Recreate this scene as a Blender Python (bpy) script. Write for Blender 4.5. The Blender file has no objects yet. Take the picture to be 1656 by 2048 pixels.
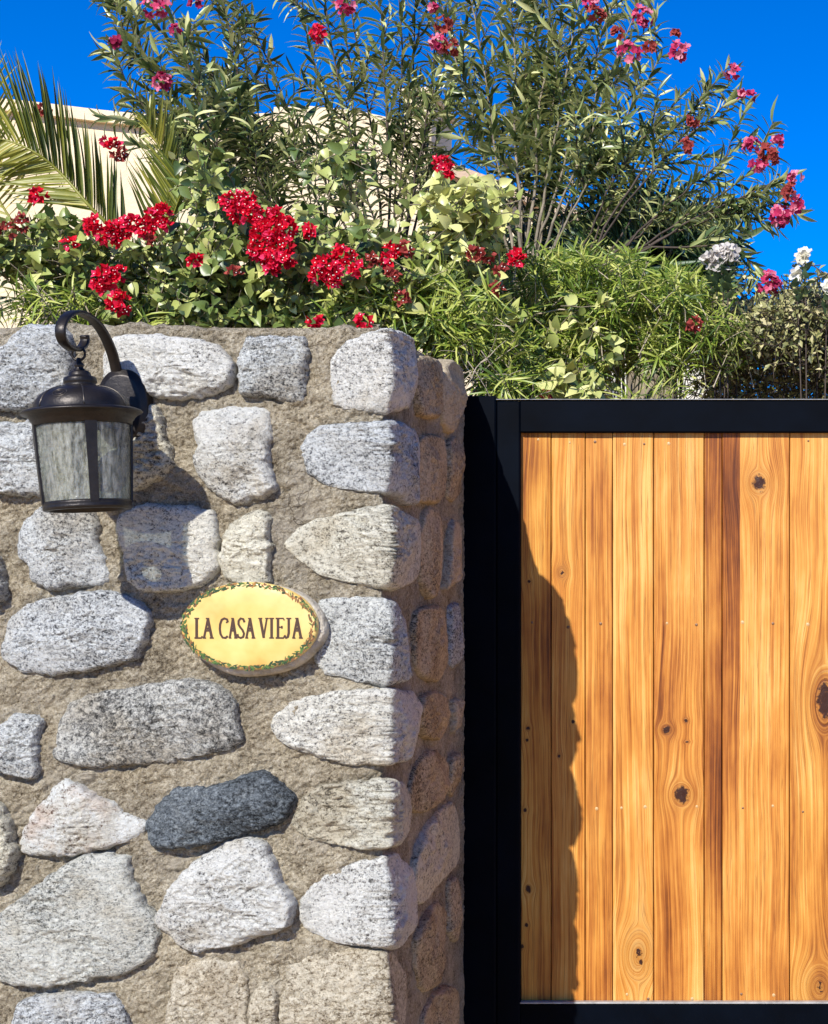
import bpy, math, random
import numpy as np
from mathutils import Vector, Matrix
R = math.radians
rng = np.random.default_rng(7)
random.seed(7)
scene = bpy.context.scene
COL = scene.collection

# ------------------------------------------------------------------ camera, sky, sun, exposure
D = 2.909                                   # camera to wall face (m)
CH = 1.5                                    # eye height
cd = bpy.data.cameras.new("camera"); cam = bpy.data.objects.new("camera", cd); COL.objects.link(cam)
cam.location = (0, -D, CH); cam.rotation_euler = (R(90), 0, 0)
cd.lens = 56.25; cd.sensor_width = 36; cd.sensor_fit = 'AUTO'
cd.shift_x = -772/2048; cd.shift_y = 126/2048
cd.clip_start = .05; cd.clip_end = 3000
scene.camera = cam

SUN = Vector((-.295, -1, .79)).normalized()
w = bpy.data.worlds.new("World"); scene.world = w; w.use_nodes = True
nt = w.node_tree
bg = nt.nodes['Background']
sky = nt.nodes.new('ShaderNodeTexSky'); sky.sky_type = 'NISHITA'; sky.sun_disc = False
sky.sun_elevation = math.asin(SUN.z); sky.sun_rotation = math.atan2(SUN.x, SUN.y)
sky.altitude = 1500; sky.air_density = 0.75; sky.dust_density = 0.0; sky.ozone_density = 4.0
hs = nt.nodes.new('ShaderNodeHueSaturation'); hs.inputs['Saturation'].default_value = 1.5
hs.inputs['Hue'].default_value = .514; hs.inputs['Value'].default_value = 1.06
nt.links.new(sky.outputs[0], hs.inputs['Color']); nt.links.new(hs.outputs[0], bg.inputs[0])
bg.inputs[1].default_value = 0.13
sd = bpy.data.lights.new("sun", 'SUN'); sd.energy = 4.6; sd.angle = R(.5); sd.color = (1, .965, .90)
sun = bpy.data.objects.new("sun", sd); COL.objects.link(sun)
sun.rotation_euler = SUN.to_track_quat('Z', 'Y').to_euler(); sun.location = (-3, -6, 6)
vs = scene.view_settings
vs.view_transform = 'Standard'; vs.look = 'None'; vs.gamma = 1; vs.use_curve_mapping = False
vs.exposure = 0.58

# ------------------------------------------------------------------ helpers
def W(px, py, Y):                           # a point of the photograph at depth Y behind the wall face
    return np.array([(px-1600)/3200*(D+Y), Y, CH+(1150-py)/3200*(D+Y)])

def _hash(i, j, k, s):
    h = (i*374761393 + j*668265263 + k*1274126177 + s*974634777) & 0xFFFFFFFF
    h = ((h ^ (h >> 13))*1274126177) & 0xFFFFFFFF
    h = h ^ (h >> 16)
    return (h & 0xFFFF)/65535.0
def vnoise(P, seed=0):
    P = np.asarray(P, float); I = np.floor(P).astype(np.int64); F = P-I; F = F*F*(3-2*F)
    r = 0
    for a in (0, 1):
        for b in (0, 1):
            for c in (0, 1):
                wgt = (F[:, 0] if a else 1-F[:, 0])*(F[:, 1] if b else 1-F[:, 1])*(F[:, 2] if c else 1-F[:, 2])
                r = r + wgt*_hash(I[:, 0]+a, I[:, 1]+b, I[:, 2]+c, seed)
    return r*2-1
def fbm(P, octv=4, seed=0, gain=.5):
    a, s, f = 1.0, 0, 1.0
    for o in range(octv):
        s = s + a*vnoise(P*f, seed+o*17); a *= gain; f *= 2.07
    return s
def ridged(P, octv=3, seed=0):
    a, s, f = 1.0, 0, 1.0
    for o in range(octv):
        s = s + a*(1-2*np.abs(vnoise(P*f, seed+o*31))); a *= .5; f *= 2.1
    return s

def mesh(name, V, F, mat=None, smooth=True, rnd=None):
    me = bpy.data.meshes.new(name)
    V = np.asarray(V, dtype=np.float32).reshape(-1, 3)
    if isinstance(F, np.ndarray):
        n, k = F.shape
        me.vertices.add(len(V)); me.vertices.foreach_set('co', V.ravel())
        me.loops.add(n*k); me.loops.foreach_set('vertex_index', F.astype(np.int32).ravel())
        me.polygons.add(n); me.polygons.foreach_set('loop_start', np.arange(0, n*k, k, dtype=np.int32))
        me.update(calc_edges=True)
    else:
        me.from_pydata([tuple(map(float, v)) for v in V], [], [tuple(int(i) for i in f) for f in F]); me.update()
    if smooth and len(me.polygons):
        me.polygons.foreach_set('use_smooth', np.ones(len(me.polygons), dtype=bool))
    if rnd is not None:
        a = me.attributes.new('rnd', 'FLOAT', 'POINT'); a.data.foreach_set('value', np.asarray(rnd, dtype=np.float32))
    if mat: me.materials.append(mat)
    return me
def link(name, me, parent=None, loc=None):
    o = bpy.data.objects.new(name, me); COL.objects.link(o)
    if parent: o.parent = parent
    if loc is not None: o.location = loc
    return o
def tag(o, label=None, cat=None, group=None, kind=None):
    if label: o['label'] = label
    if cat: o['category'] = cat
    if group: o['group'] = group
    if kind: o['kind'] = kind
    return o
def thing(name, label, cat, loc=(0, 0, 0), group=None):
    o = bpy.data.objects.new(name, None); COL.objects.link(o); o.location = loc; o.empty_display_size = .1
    return tag(o, label, cat, group)
class MB:
    """collects shapes for one mesh"""
    def __init__(s): s.V = []; s.F = []; s.n = 0
    def add(s, V, F):
        s.V += [tuple(v) for v in V]; s.F += [tuple(i+s.n for i in f) for f in F]; s.n += len(V)
    def box(s, a, b, bev=0):
        x0, y0, z0 = a; x1, y1, z1 = b
        if not bev:
            V = [(x0,y0,z0),(x1,y0,z0),(x1,y1,z0),(x0,y1,z0),(x0,y0,z1),(x1,y0,z1),(x1,y1,z1),(x0,y1,z1)]
            s.add(V, [(0,3,2,1),(4,5,6,7),(0,1,5,4),(1,2,6,5),(2,3,7,6),(3,0,4,7)]); return
        c = bev
        pr = [(x0+c,y0),(x1-c,y0),(x1,y0+c),(x1,y1-c),(x1-c,y1),(x0+c,y1),(x0,y1-c),(x0,y0+c)]
        pi = [(x0+2*c,y0+c),(x1-2*c,y0+c),(x1-c,y0+2*c),(x1-c,y1-2*c),(x1-2*c,y1-c),(x0+2*c,y1-c),(x0+c,y1-2*c),(x0+c,y0+2*c)]
        V = [(x,y,z0) for x,y in pi]+[(x,y,z0+c) for x,y in pr]+[(x,y,z1-c) for x,y in pr]+[(x,y,z1) for x,y in pi]
        F = [tuple(range(7,-1,-1)), tuple(range(24,32))]
        for k in range(3):
            for i in range(8):
                j = (i+1) % 8; F.append((k*8+i, k*8+j, k*8+8+j, k*8+8+i))
        s.add(V, F)
    def tube(s, pts, rad, n=8, cap=True):
        pts = [Vector(p) for p in pts]
        rad = rad if hasattr(rad, '__len__') else [rad]*len(pts)
        V = []; F = []; up = Vector((.13, .31, .94))
        for i, p in enumerate(pts):
            t = (pts[min(i+1, len(pts)-1)]-pts[max(i-1, 0)]).normalized()
            a = t.cross(up)
            if a.length < .05: a = t.cross(Vector((1, 0, 0)))
            a.normalize(); b = t.cross(a)
            for k in range(n):
                q = 2*math.pi*k/n
                V.append(p+(a*math.cos(q)+b*math.sin(q))*rad[i])
        for i in range(len(pts)-1):
            for k in range(n):
                j = (k+1) % n; F.append((i*n+k, i*n+j, i*n+n+j, i*n+n+k))
        if cap: F += [tuple(range(n-1, -1, -1)), tuple(range((len(pts)-1)*n, len(pts)*n))]
        s.add(V, F)
    def lathe(s, prof, n=48, c=(0, 0)):
        V = []; F = []
        for r, z in prof:
            for k in range(n):
                q = 2*math.pi*k/n; V.append((c[0]+r*math.cos(q), c[1]+r*math.sin(q), z))
        for i in range(len(prof)-1):
            for k in range(n):
                j = (k+1) % n; F.append((i*n+k, i*n+j, i*n+n+j, i*n+n+k))
        s.add(V, F)
    def prism(s, poly, y0, y1):
        """polygon in xz pushed from y0 (front) to y1"""
        n = len(poly)
        V = [(x, y0, z) for x, z in poly]+[(x, y1, z) for x, z in poly]
        F = [tuple(range(n)), tuple(range(2*n-1, n-1, -1))]+[(i, i+n, (i+1) % n+n, (i+1) % n) for i in range(n)]
        s.add(V, F)
    def build(s, name, mat, parent=None, smooth=False):
        return link(name, mesh(name, s.V, s.F, mat, smooth), parent)

# ------------------------------------------------------------------ materials
def newmat(name):
    m = bpy.data.materials.new(name); m.use_nodes = True
    t = m.node_tree; return m, t, t.nodes['Principled BSDF']
def N(t, typ, **kw):
    n = t.nodes.new(typ)
    for k, v in kw.items():
        if k.startswith('i_'):
            n.inputs[k[2:].replace('_', ' ')].default_value = v
        else: setattr(n, k, v)
    return n
def ramp(t, fac, stops, interp='LINEAR'):
    r = t.nodes.new('ShaderNodeValToRGB'); cr = r.color_ramp; cr.interpolation = interp
    while len(cr.elements) < len(stops): cr.elements.new(.5)
    for e, (p, c) in zip(cr.elements, stops):
        e.position = p; e.color = (*c, 1) if len(c) == 3 else c
    t.links.new(fac, r.inputs[0]); return r.outputs[0]
def mth(t, op, a, b=None, c=None, clamp=False):
    n = t.nodes.new('ShaderNodeMath'); n.operation = op; n.use_clamp = clamp
    for i, v in enumerate((a, b, c)):
        if v is None: continue
        if isinstance(v, (int, float)): n.inputs[i].default_value = v
        else: t.links.new(v, n.inputs[i])
    return n.outputs[0]
def mixc(t, f, a, b, mode='MIX'):
    n = t.nodes.new('ShaderNodeMix'); n.data_type = 'RGBA'; n.blend_type = mode
    for s, v in ((n.inputs[0], f), (n.inputs[6], a), (n.inputs[7], b)):
        if isinstance(v, (int, float)): s.default_value = v
        elif isinstance(v, tuple): s.default_value = (*v, 1) if len(v) == 3 else v
        else: t.links.new(v, s)
    return n.outputs[2]
def noise(t, vec, scale, detail=3, rough=.55, dist=0):
    n = N(t, 'ShaderNodeTexNoise'); n.inputs['Scale'].default_value = scale; n.inputs['Detail'].default_value = detail
    n.inputs['Roughness'].default_value = rough; n.inputs['Distortion'].default_value = dist
    t.links.new(vec, n.inputs['Vector']); return n.outputs['Fac']
def bump(t, h, dist, strength=1, nrm=None):
    b = N(t, 'ShaderNodeBump'); b.inputs['Strength'].default_value = strength; b.inputs['Distance'].default_value = dist
    t.links.new(h, b.inputs['Height'])
    if nrm: t.links.new(nrm, b.inputs['Normal'])
    return b.outputs[0]
def coords(t, rnd_shift=True, scale=None, rot=None):
    tc = N(t, 'ShaderNodeTexCoord'); v = tc.outputs['Object']
    if rnd_shift:
        oi = N(t, 'ShaderNodeObjectInfo'); vm = N(t, 'ShaderNodeVectorMath', operation='MULTIPLY_ADD')
        t.links.new(oi.outputs['Random'], vm.inputs[0]); vm.inputs[1].default_value = (13.7, 7.3, 9.1)
        t.links.new(v, vm.inputs[2]); v = vm.outputs[0]
    if scale or rot:
        mp = N(t, 'ShaderNodeMapping'); t.links.new(v, mp.inputs[0])
        if scale: mp.inputs['Scale'].default_value = scale
        if rot: mp.inputs['Rotation'].default_value = rot
        v = mp.outputs[0]
    return v

def granite(name, light, mid, dark, lo=.36, hi=.62, patch=None, stretch=(1, 1, 1.35), rot=(0, .3, 0), bs=1.0, sc=1.0):
    m, t, p = newmat(name)
    v = coords(t); vsx = coords(t, True, stretch, rot)
    n1 = noise(t, vsx, 125*sc, 5, .72, .4)
    n2 = noise(t, v, 330, 2, .6)
    n3 = noise(t, v, 9, 3, .5)
    f = mth(t, 'ADD', mth(t, 'MULTIPLY', n1, .68), mth(t, 'MULTIPLY', n2, .32))
    f = mth(t, 'ADD', f, mth(t, 'MULTIPLY', mth(t, 'SUBTRACT', n3, .5), .22))
    c = ramp(t, f, [(lo, dark), ((lo+hi)/2-.02, mid), (hi-.035, light), (.95, light)])
    if patch:
        n4 = noise(t, v, 14, 3, .6)
        c = mixc(t, ramp(t, n4, [(.5, (0, 0, 0)), (.68, (.75, .75, .75))]), c, mixc(t, 1, c, patch, 'MULTIPLY'))
    oi = N(t, 'ShaderNodeObjectInfo')                 # every stone its own depth of tone, its own stains
    tn = ramp(t, oi.outputs['Random'], [(0, (.90, .91, .92)), (.5, (1, 1, 1)), (1, (1, .98, .92))])
    c = mixc(t, 1, c, tn, 'MULTIPLY')
    c = mixc(t, ramp(t, noise(t, v, 5.5, 5, .65), [(.52, (0, 0, 0)), (.66, (.55, .55, .55))]), c, mixc(t, 1, c, (.66, .56, .42), 'MULTIPLY'))
    c = mixc(t, ramp(t, noise(t, v, 24, 4, .7), [(.58, (0, 0, 0)), (.70, (.6, .6, .6))]), c, mixc(t, 1, c, (.50, .50, .50), 'MULTIPLY'))
    t.links.new(c, p.inputs['Base Color']); p.inputs['Roughness'].default_value = .85
    p.inputs['Specular IOR Level'].default_value = .25
    b1 = bump(t, noise(t, vsx, 60*sc, 8, .74, .4), .016*bs, 1)
    b2 = bump(t, n1, .005*bs, 1, b1)
    t.links.new(b2, p.inputs['Normal']); return m
G = {}
G['white'] = granite('granite_white', (0.860, 0.846, 0.775), (0.587, 0.574, 0.523), (.075, .07, .065), .37, .565, sc=1.0)
G['blue'] = granite('granite_grey', (0.767, 0.785, 0.764), (0.440, 0.453, 0.448), (.055, .058, .062), .38, .58, sc=1.15)
G['salt'] = granite('granite_speckled', (0.698, 0.689, 0.627), (0.287, 0.286, 0.264), (.03, .03, .03), .38, .62, stretch=(1, 1, 1.1), sc=.85)
G['dark'] = granite('granite_dark_slate', (.36, .40, .42), (.155, .18, .20), (.02, .024, .028), .40, .70)
G['tan'] = granite('granite_tan', (.76, .69, .54), (.50, .43, .31), (.11, .08, .045), .37, .60, sc=.9)
G['cream'] = granite('granite_cream', (0.814, 0.779, 0.640), (0.536, 0.500, 0.393), (.085, .075, .06), .37, .57, sc=.8)
G['pink'] = granite('granite_rust_flecked', (0.860, 0.860, 0.800), (0.613, 0.586, 0.516), (.13, .08, .06), .37, .55, patch=(.86, .68, .58), sc=.75)
G['green'] = granite('granite_pale_green', (.76, .76, .69), (.46, .465, .425), (.075, .08, .07), .37, .58, stretch=(1, 1, 1.8), rot=(0, .5, 0))
G['brown'] = granite('fieldstone_brown', (.66, .54, .36), (.44, .345, .22), (.07, .05, .028), .38, .62, bs=.7)
G['pale'] = granite('fieldstone_pale', (.58, .49, .35), (.42, .34, .23), (.16, .12, .08), .34, .60, bs=.5)

def mortar_mat():
    m, t, p = newmat('mortar'); v = coords(t, False)
    a = noise(t, v, 18, 5, .65); b = noise(t, v, 150, 4, .7); g = noise(t, v, 420, 2, .6)
    c = ramp(t, mth(t, 'ADD', mth(t, 'MULTIPLY', a, .30), mth(t, 'ADD', mth(t, 'MULTIPLY', b, .42), mth(t, 'MULTIPLY', g, .28))),
             [(.37, (.09, .066, .04)), (.44, (.37, .305, .205)), (.52, (.61, .52, .37)), (.60, (.82, .74, .57))])
    c = mixc(t, ramp(t, noise(t, v, 5, 5, .65), [(.44, (0, 0, 0)), (.62, (.75, .75, .75))]), c, mixc(t, 1, c, (.72, .73, .76), 'MULTIPLY'))
    c = mixc(t, ramp(t, noise(t, v, 8, 5, .7), [(.54, (0, 0, 0)), (.66, (.55, .55, .55))]), c, (.58, .52, .42))
    vo = N(t, 'ShaderNodeTexVoronoi', feature='DISTANCE_TO_EDGE'); vo.inputs['Scale'].default_value = 7
    wv = N(t, 'ShaderNodeVectorMath', operation='ADD'); t.links.new(v, wv.inputs[0])
    nn = N(t, 'ShaderNodeTexNoise'); nn.inputs['Scale'].default_value = 22; t.links.new(v, nn.inputs['Vector'])
    sc_ = N(t, 'ShaderNodeVectorMath', operation='SCALE'); t.links.new(nn.outputs['Color'], sc_.inputs[0]); sc_.inputs['Scale'].default_value = .10
    t.links.new(sc_.outputs[0], wv.inputs[1]); t.links.new(wv.outputs[0], vo.inputs['Vector'])
    crack = mth(t, 'MULTIPLY', mth(t, 'SUBTRACT', 1, mth(t, 'DIVIDE', vo.outputs['Distance'], .010), clamp=True), ramp(t, noise(t, v, 4, 2), [(.52, (0, 0, 0)), (.60, (1, 1, 1))]))
    c = mixc(t, mth(t, 'MULTIPLY', crack, .8), c, (.07, .05, .03))
    t.links.new(c, p.inputs['Base Color']); p.inputs['Roughness'].default_value = .95
    p.inputs['Specular IOR Level'].default_value = .15
    b1 = bump(t, noise(t, coords(t, False, (1, 1, 1.4), (0, .25, 0)), 75, 8, .8, .3), .022, 1)
    b1 = bump(t, noise(t, v, 210, 4, .7), .010, 1, b1)
    t.links.new(bump(t, b, .006, 1, b1), p.inputs['Normal']); return m
M = {}
M['mortar'] = mortar_mat()

def simple(name, col, rough=.5, metal=0, spec=.5, nscale=0, namp=.3, bd=0, bscale=0):
    m, t, p = newmat(name); p.inputs['Roughness'].default_value = rough; p.inputs['Metallic'].default_value = metal
    p.inputs['Specular IOR Level'].default_value = spec
    v = coords(t, True)
    if nscale:
        n = noise(t, v, nscale, 4, .6)
        k = tuple(max(0, c*(1-namp)) for c in col); l = tuple(min(1, c*(1+namp)) for c in col)
        t.links.new(ramp(t, n, [(.3, k), (.7, l)]), p.inputs['Base Color'])
    else: p.inputs['Base Color'].default_value = (*col, 1)
    if bd: t.links.new(bump(t, noise(t, v, bscale, 4, .6), bd, 1), p.inputs['Normal'])
    return m
M['iron'] = simple('black_painted_steel', (.0007, .0018, .0044), .5, 0, .045, 5, .6, .0003, 25)
M['bronze'] = simple('dark_bronze_metal', (.022, .018, .016), .40, .55, .5, 40, .35, .0006, 180)
M['bronze_edge'] = simple('worn_bronze_edge', (.07, .06, .05), .38, .7, .5, 60, .4)
M['stucco'] = simple('cream_stucco', (.70, .57, .38), .9, 0, .2, 3, .10, .006, 40)
M['stucco_shade'] = simple('shaded_plaster_coping', (.50, .36, .25), .9, 0, .2, 6, .2, .006, 40)  # stucco browned so the eave shadow sits in the coping's colour
M['plaster2'] = simple('white_plaster', (.66, .62, .53), .9, 0, .2, 5, .1, .004, 50)
M['dark_roof'] = simple('dark_olive_roofing', (.075, .085, .05), .8, 0, .3, 8, .4, .006, 60)  # mottled dark olive all over
M['soil'] = simple('dry_soil', (.11, .085, .055), 1, 0, .1, 20, .4, .02, 50)
M['ground'] = simple('sandy_ground', (.52, .37, .21), .95, 0, .1, 1.2, .14, .01, 40)
M['dome_panel'] = simple('grey_window_glass', (.03, .035, .04), .1, 0, .5)
M['bark'] = simple('grey_brown_stem', (.20, .165, .115), .8, 0, .3, 30, .4, .003, 120)
M['bark_pale'] = simple('pale_stem', (.42, .35, .25), .8, 0, .3, 30, .3, .003, 120)
M['twig_dark'] = simple('dark_twig', (.075, .055, .042), .8, 0, .3, 30, .4)
M['ceramic'] = None

def leafmat(name, stops, rough=.35, trans=.25, spec=.5):
    m, t, p = newmat(name)
    at = N(t, 'ShaderNodeAttribute'); at.attribute_name = 'rnd'
    v = coords(t, False); n = noise(t, v, 60, 2)
    f = mth(t, 'ADD', at.outputs['Fac'], mth(t, 'MULTIPLY', mth(t, 'SUBTRACT', n, .5), .25))
    c = ramp(t, f, stops)
    t.links.new(c, p.inputs['Base Color']); p.inputs['Roughness'].default_value = rough
    p.inputs['Specular IOR Level'].default_value = spec
    tr = N(t, 'ShaderNodeBsdfTranslucent'); t.links.new(c, tr.inputs[0])
    mx = N(t, 'ShaderNodeMixShader'); mx.inputs[0].default_value = trans
    t.links.new(p.outputs[0], mx.inputs[1]); t.links.new(tr.outputs[0], mx.inputs[2])
    t.links.new(mx.outputs[0], t.nodes['Material Output'].inputs[0]); return m
M['ole'] = leafmat('oleander_leaf', [(.0, (.022, .045, .016)), (.30, (.10, .15, .045)), (.58, (.32, .36, .12)), (1, (.68, .66, .30))], .34, .2, .6)
M['boug'] = leafmat('bougainvillea_leaf', [(.0, (.04, .075, .02)), (.32, (.15, .21, .05)), (.6, (.38, .42, .12)), (1, (.66, .64, .25))], .38, .2, .5)
M['shrub'] = leafmat('narrow_shrub_leaf', [(.0, (.045, .09, .010)), (.35, (.15, .23, .026)), (.7, (.34, .40, .06)), (1, (.56, .57, .16))], .4, .28, .45)
M['hedge'] = leafmat('hedge_leaf', [(.0, (.05, .06, .02)), (.35, (.17, .18, .055)), (.7, (.40, .38, .15)), (1, (.60, .52, .27))], .5, .2)
M['palm'] = leafmat('palm_leaflet', [(.0, (.04, .06, .012)), (.4, (.12, .15, .02)), (.75, (.33, .32, .05)), (1, (.55, .46, .11))], .42, .3)
M['fan'] = leafmat('fan_palm_leaf', [(.0, (.015, .04, .015)), (.6, (.045, .10, .03)), (1, (.11, .19, .04))], .4, .2)
M['rose_leaf'] = leafmat('rose_leaf', [(.0, (.05, .10, .05)), (1, (.16, .22, .09))], .45, .2)
M['pink'] = leafmat('oleander_petal', [(.0, (.20, .008, .04)), (.5, (.60, .035, .13)), (1, (.84, .36, .44))], .6, .35, .2)
M['red'] = leafmat('bougainvillea_bract', [(.0, (.28, .001, .010)), (.5, (.72, .004, .026)), (1, (.86, .05, .15))], .65, .3, .15)
M['faded'] = leafmat('faded_bract', [(.0, (.20, .02, .02)), (1, (.46, .09, .07))], .7, .3, .15)
M['white_petal'] = leafmat('white_petal', [(.0, (.70, .66, .50)), (1, (.85, .82, .72))], .6, .3, .2)
M['grey_petal'] = leafmat('greyish_petal', [(.0, (.45, .41, .37)), (1, (.80, .75, .69))], .7, .3, .2)
M['floret'] = simple('white_floret', (.85, .80, .70), .6)

# ------------------------------------------------------------------ ground
def sheet(name, x0, x1, y0, y1, z, mat, n=2):
    xs = np.linspace(x0, x1, n); ys = np.linspace(y0, y1, n)
    V = [(x, y, z) for y in ys for x in xs]
    F = [(j*n+i, j*n+i+1, j*n+n+i+1, j*n+n+i) for j in range(n-1) for i in range(n-1)]
    return tag(link(name, mesh(name, V, F, mat, False)), kind='structure')
sheet('ground', -600, 600, -600, 900, 0, M['ground'])

# ------------------------------------------------------------------ stone wall in unfolded (u, z, h) space
XC = (783-1600)/1100                        # x of the corner (stone faces)
XM = XC-.014                                # mortar plane of the return
ZT = 1.957; YB = .72
HF = .018
def bend(u, z, h):
    """u<0 along the front face left of the corner, u>0 along the return into depth; h outward"""
    k = .020
    sm = lambda t: t*t*(3-2*t)
    wx = sm(np.clip((u+k)/k, 0, 1)); wy = sm(1-np.clip(u/k, 0, 1))
    c = .007                                          # a knapped, not razor sharp, arris
    cap = .020*np.clip((h+.006)/.022, 0, 1)-.006
    ta = np.clip((u+.007)/.007, 0, 1); tb = np.clip(1-u/.007, 0, 1)
    px = XM+np.minimum(u, 0)+(cap*(1-ta)+h*ta)*wx; py = np.maximum(u, 0)-(cap*(1-tb)+h*tb)*wy
    near = np.clip(1-np.abs(u)/.010, 0, 1)**2
    px = px-near*c*.5; py = py+near*c*.5
    return np.stack([px, py, z], 1)
def unfold(px, py):
    if px <= 783:
        Y = -HF; x = (px-1600)/3200*(D+Y)
        return (x-XM, CH+(1150-py)/3200*(D+Y))
    Y = 3200*XC/(px-1600)-D
    return (min(Y, YB+.03), CH+(1150-py)/3200*(D+Y))
wall = thing('stone_wall', 'fieldstone wall of pale granite set in rough tan mortar, beside the wooden gate', 'wall', (XM-.7, .3, 0))
WL = np.array(wall.location)

def stone(poly_uz, h, mat, seed, NA=168, NR=40, e=.013, tilt=None, rough=1.0):
    P = np.array(poly_uz)
    n = len(P); pts = []
    per = 10
    for i in range(n):                       # Catmull-Rom through the traced outline
        p0, p1, p2, p3 = P[i-1], P[i], P[(i+1) % n], P[(i+2) % n]
        for k in range(per):
            t = k/per
            pts.append(.5*((2*p1)+(-p0+p2)*t+(2*p0-5*p1+4*p2-p3)*t*t+(-p0+3*p1-3*p2+p3)*t**3)*.5+.5*(p1*(1-t)+p2*t))
    pts = np.array(pts)
    L = np.r_[0, np.cumsum(np.linalg.norm(np.roll(pts, -1, 0)-pts, axis=1))]
    q = np.linspace(0, L[-1], NA, endpoint=False); pc = np.vstack([pts, pts[:1]])
    O = np.stack([np.interp(q, L, pc[:, 0]), np.interp(q, L, pc[:, 1])], 1)
    c = O.mean(0); d = O-c; dn = d/np.linalg.norm(d, axis=1)[:, None]
    jit = fbm(np.c_[O*60, np.full(NA, seed)], 4, seed, .6)*.0036*rough
    O = O+dn*jit[:, None]
    rr = 1-(1-np.linspace(0, 1, NR+1)[1:])**1.5
    rings = [c+(O-c)*r for r in rr]
    UV = np.vstack([c[None]]+rings)
    dist = np.min(np.linalg.norm(UV[:, None]-O[None], axis=2), axis=1); dist[-NA:] = 0
    q3 = np.c_[UV, np.full(len(UV), seed*3.7)]
    size = math.sqrt(max(1e-6, np.ptp(O[:, 0])*np.ptp(O[:, 1])))
    ee = np.minimum(e*(1+.5*fbm(np.c_[UV*22, np.full(len(UV), seed)], 2, seed+5)), size*.45)
    prof = np.sqrt(np.clip(1-(1-np.clip(dist/ee, 0, 1))**3.2, 0, 1))
    rs = np.random.default_rng(seed)
    tx, tz = (rs.normal(0, .05, 2) if tilt is None else tilt)
    qa = q3*np.array([1, 1.7, 1])
    H = h*(.80+.2*np.clip(dist/(size*.35), 0, 1)) + tx*(UV[:, 0]-c[0])+tz*(UV[:, 1]-c[1])
    st = np.floor((qa[:, 1]*11+1.3*fbm(qa*9, 2, seed+8))*1.0)
    lay = _hash(st.astype(np.int64), st.astype(np.int64)*0+seed, st.astype(np.int64)*0, 5)
    H = H+rough*(.0038*ridged(qa*12, 3, seed)+.0034*fbm(qa*38, 4, seed+3, .6)+.0022*ridged(qa*85, 2, seed+7)+.0016*(lay-.5))
    for kf in range(rs.integers(4, 8)):               # broken faces
        an = rs.uniform(0, 6.283); dr = np.array([math.cos(an), math.sin(an)]); ext = (O-c)@dr; mx = ext.max()
        qd = (UV-c)@dr-mx*rs.uniform(.15, .62); H = np.minimum(H, h*rs.uniform(.98, 1.18)+.002-qd*rs.uniform(.12, .42))
    H = H+rough*.0012*fbm(qa*60, 3, seed+19, .7)
    H = np.maximum(H, h*.35)
    H = -.006+(H+.006)*prof
    H = np.maximum(H, -.006)
    back = np.full(NA, -.03)
    UV = np.vstack([UV, O+dn*.0015]); H = np.r_[H, back]
    V = bend(UV[:, 0], UV[:, 1], H)-WL
    ia = np.arange(NA); ja = (ia+1) % NA
    F = [np.stack([1+k*NA+ia, 1+k*NA+ja, 1+(k+1)*NA+ja, 1+(k+1)*NA+ia], 1) for k in range(NR)]
    tri = np.stack([np.zeros(NA, int), 1+ja, 1+ia], 1)
    F = np.vstack(F)[:, ::-1]; tri = tri[:, ::-1]
    Fl = [tuple(f) for f in F]+[tuple(f) for f in tri]
    return link('stone', mesh('stone', V, Fl, mat), wall)

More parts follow.
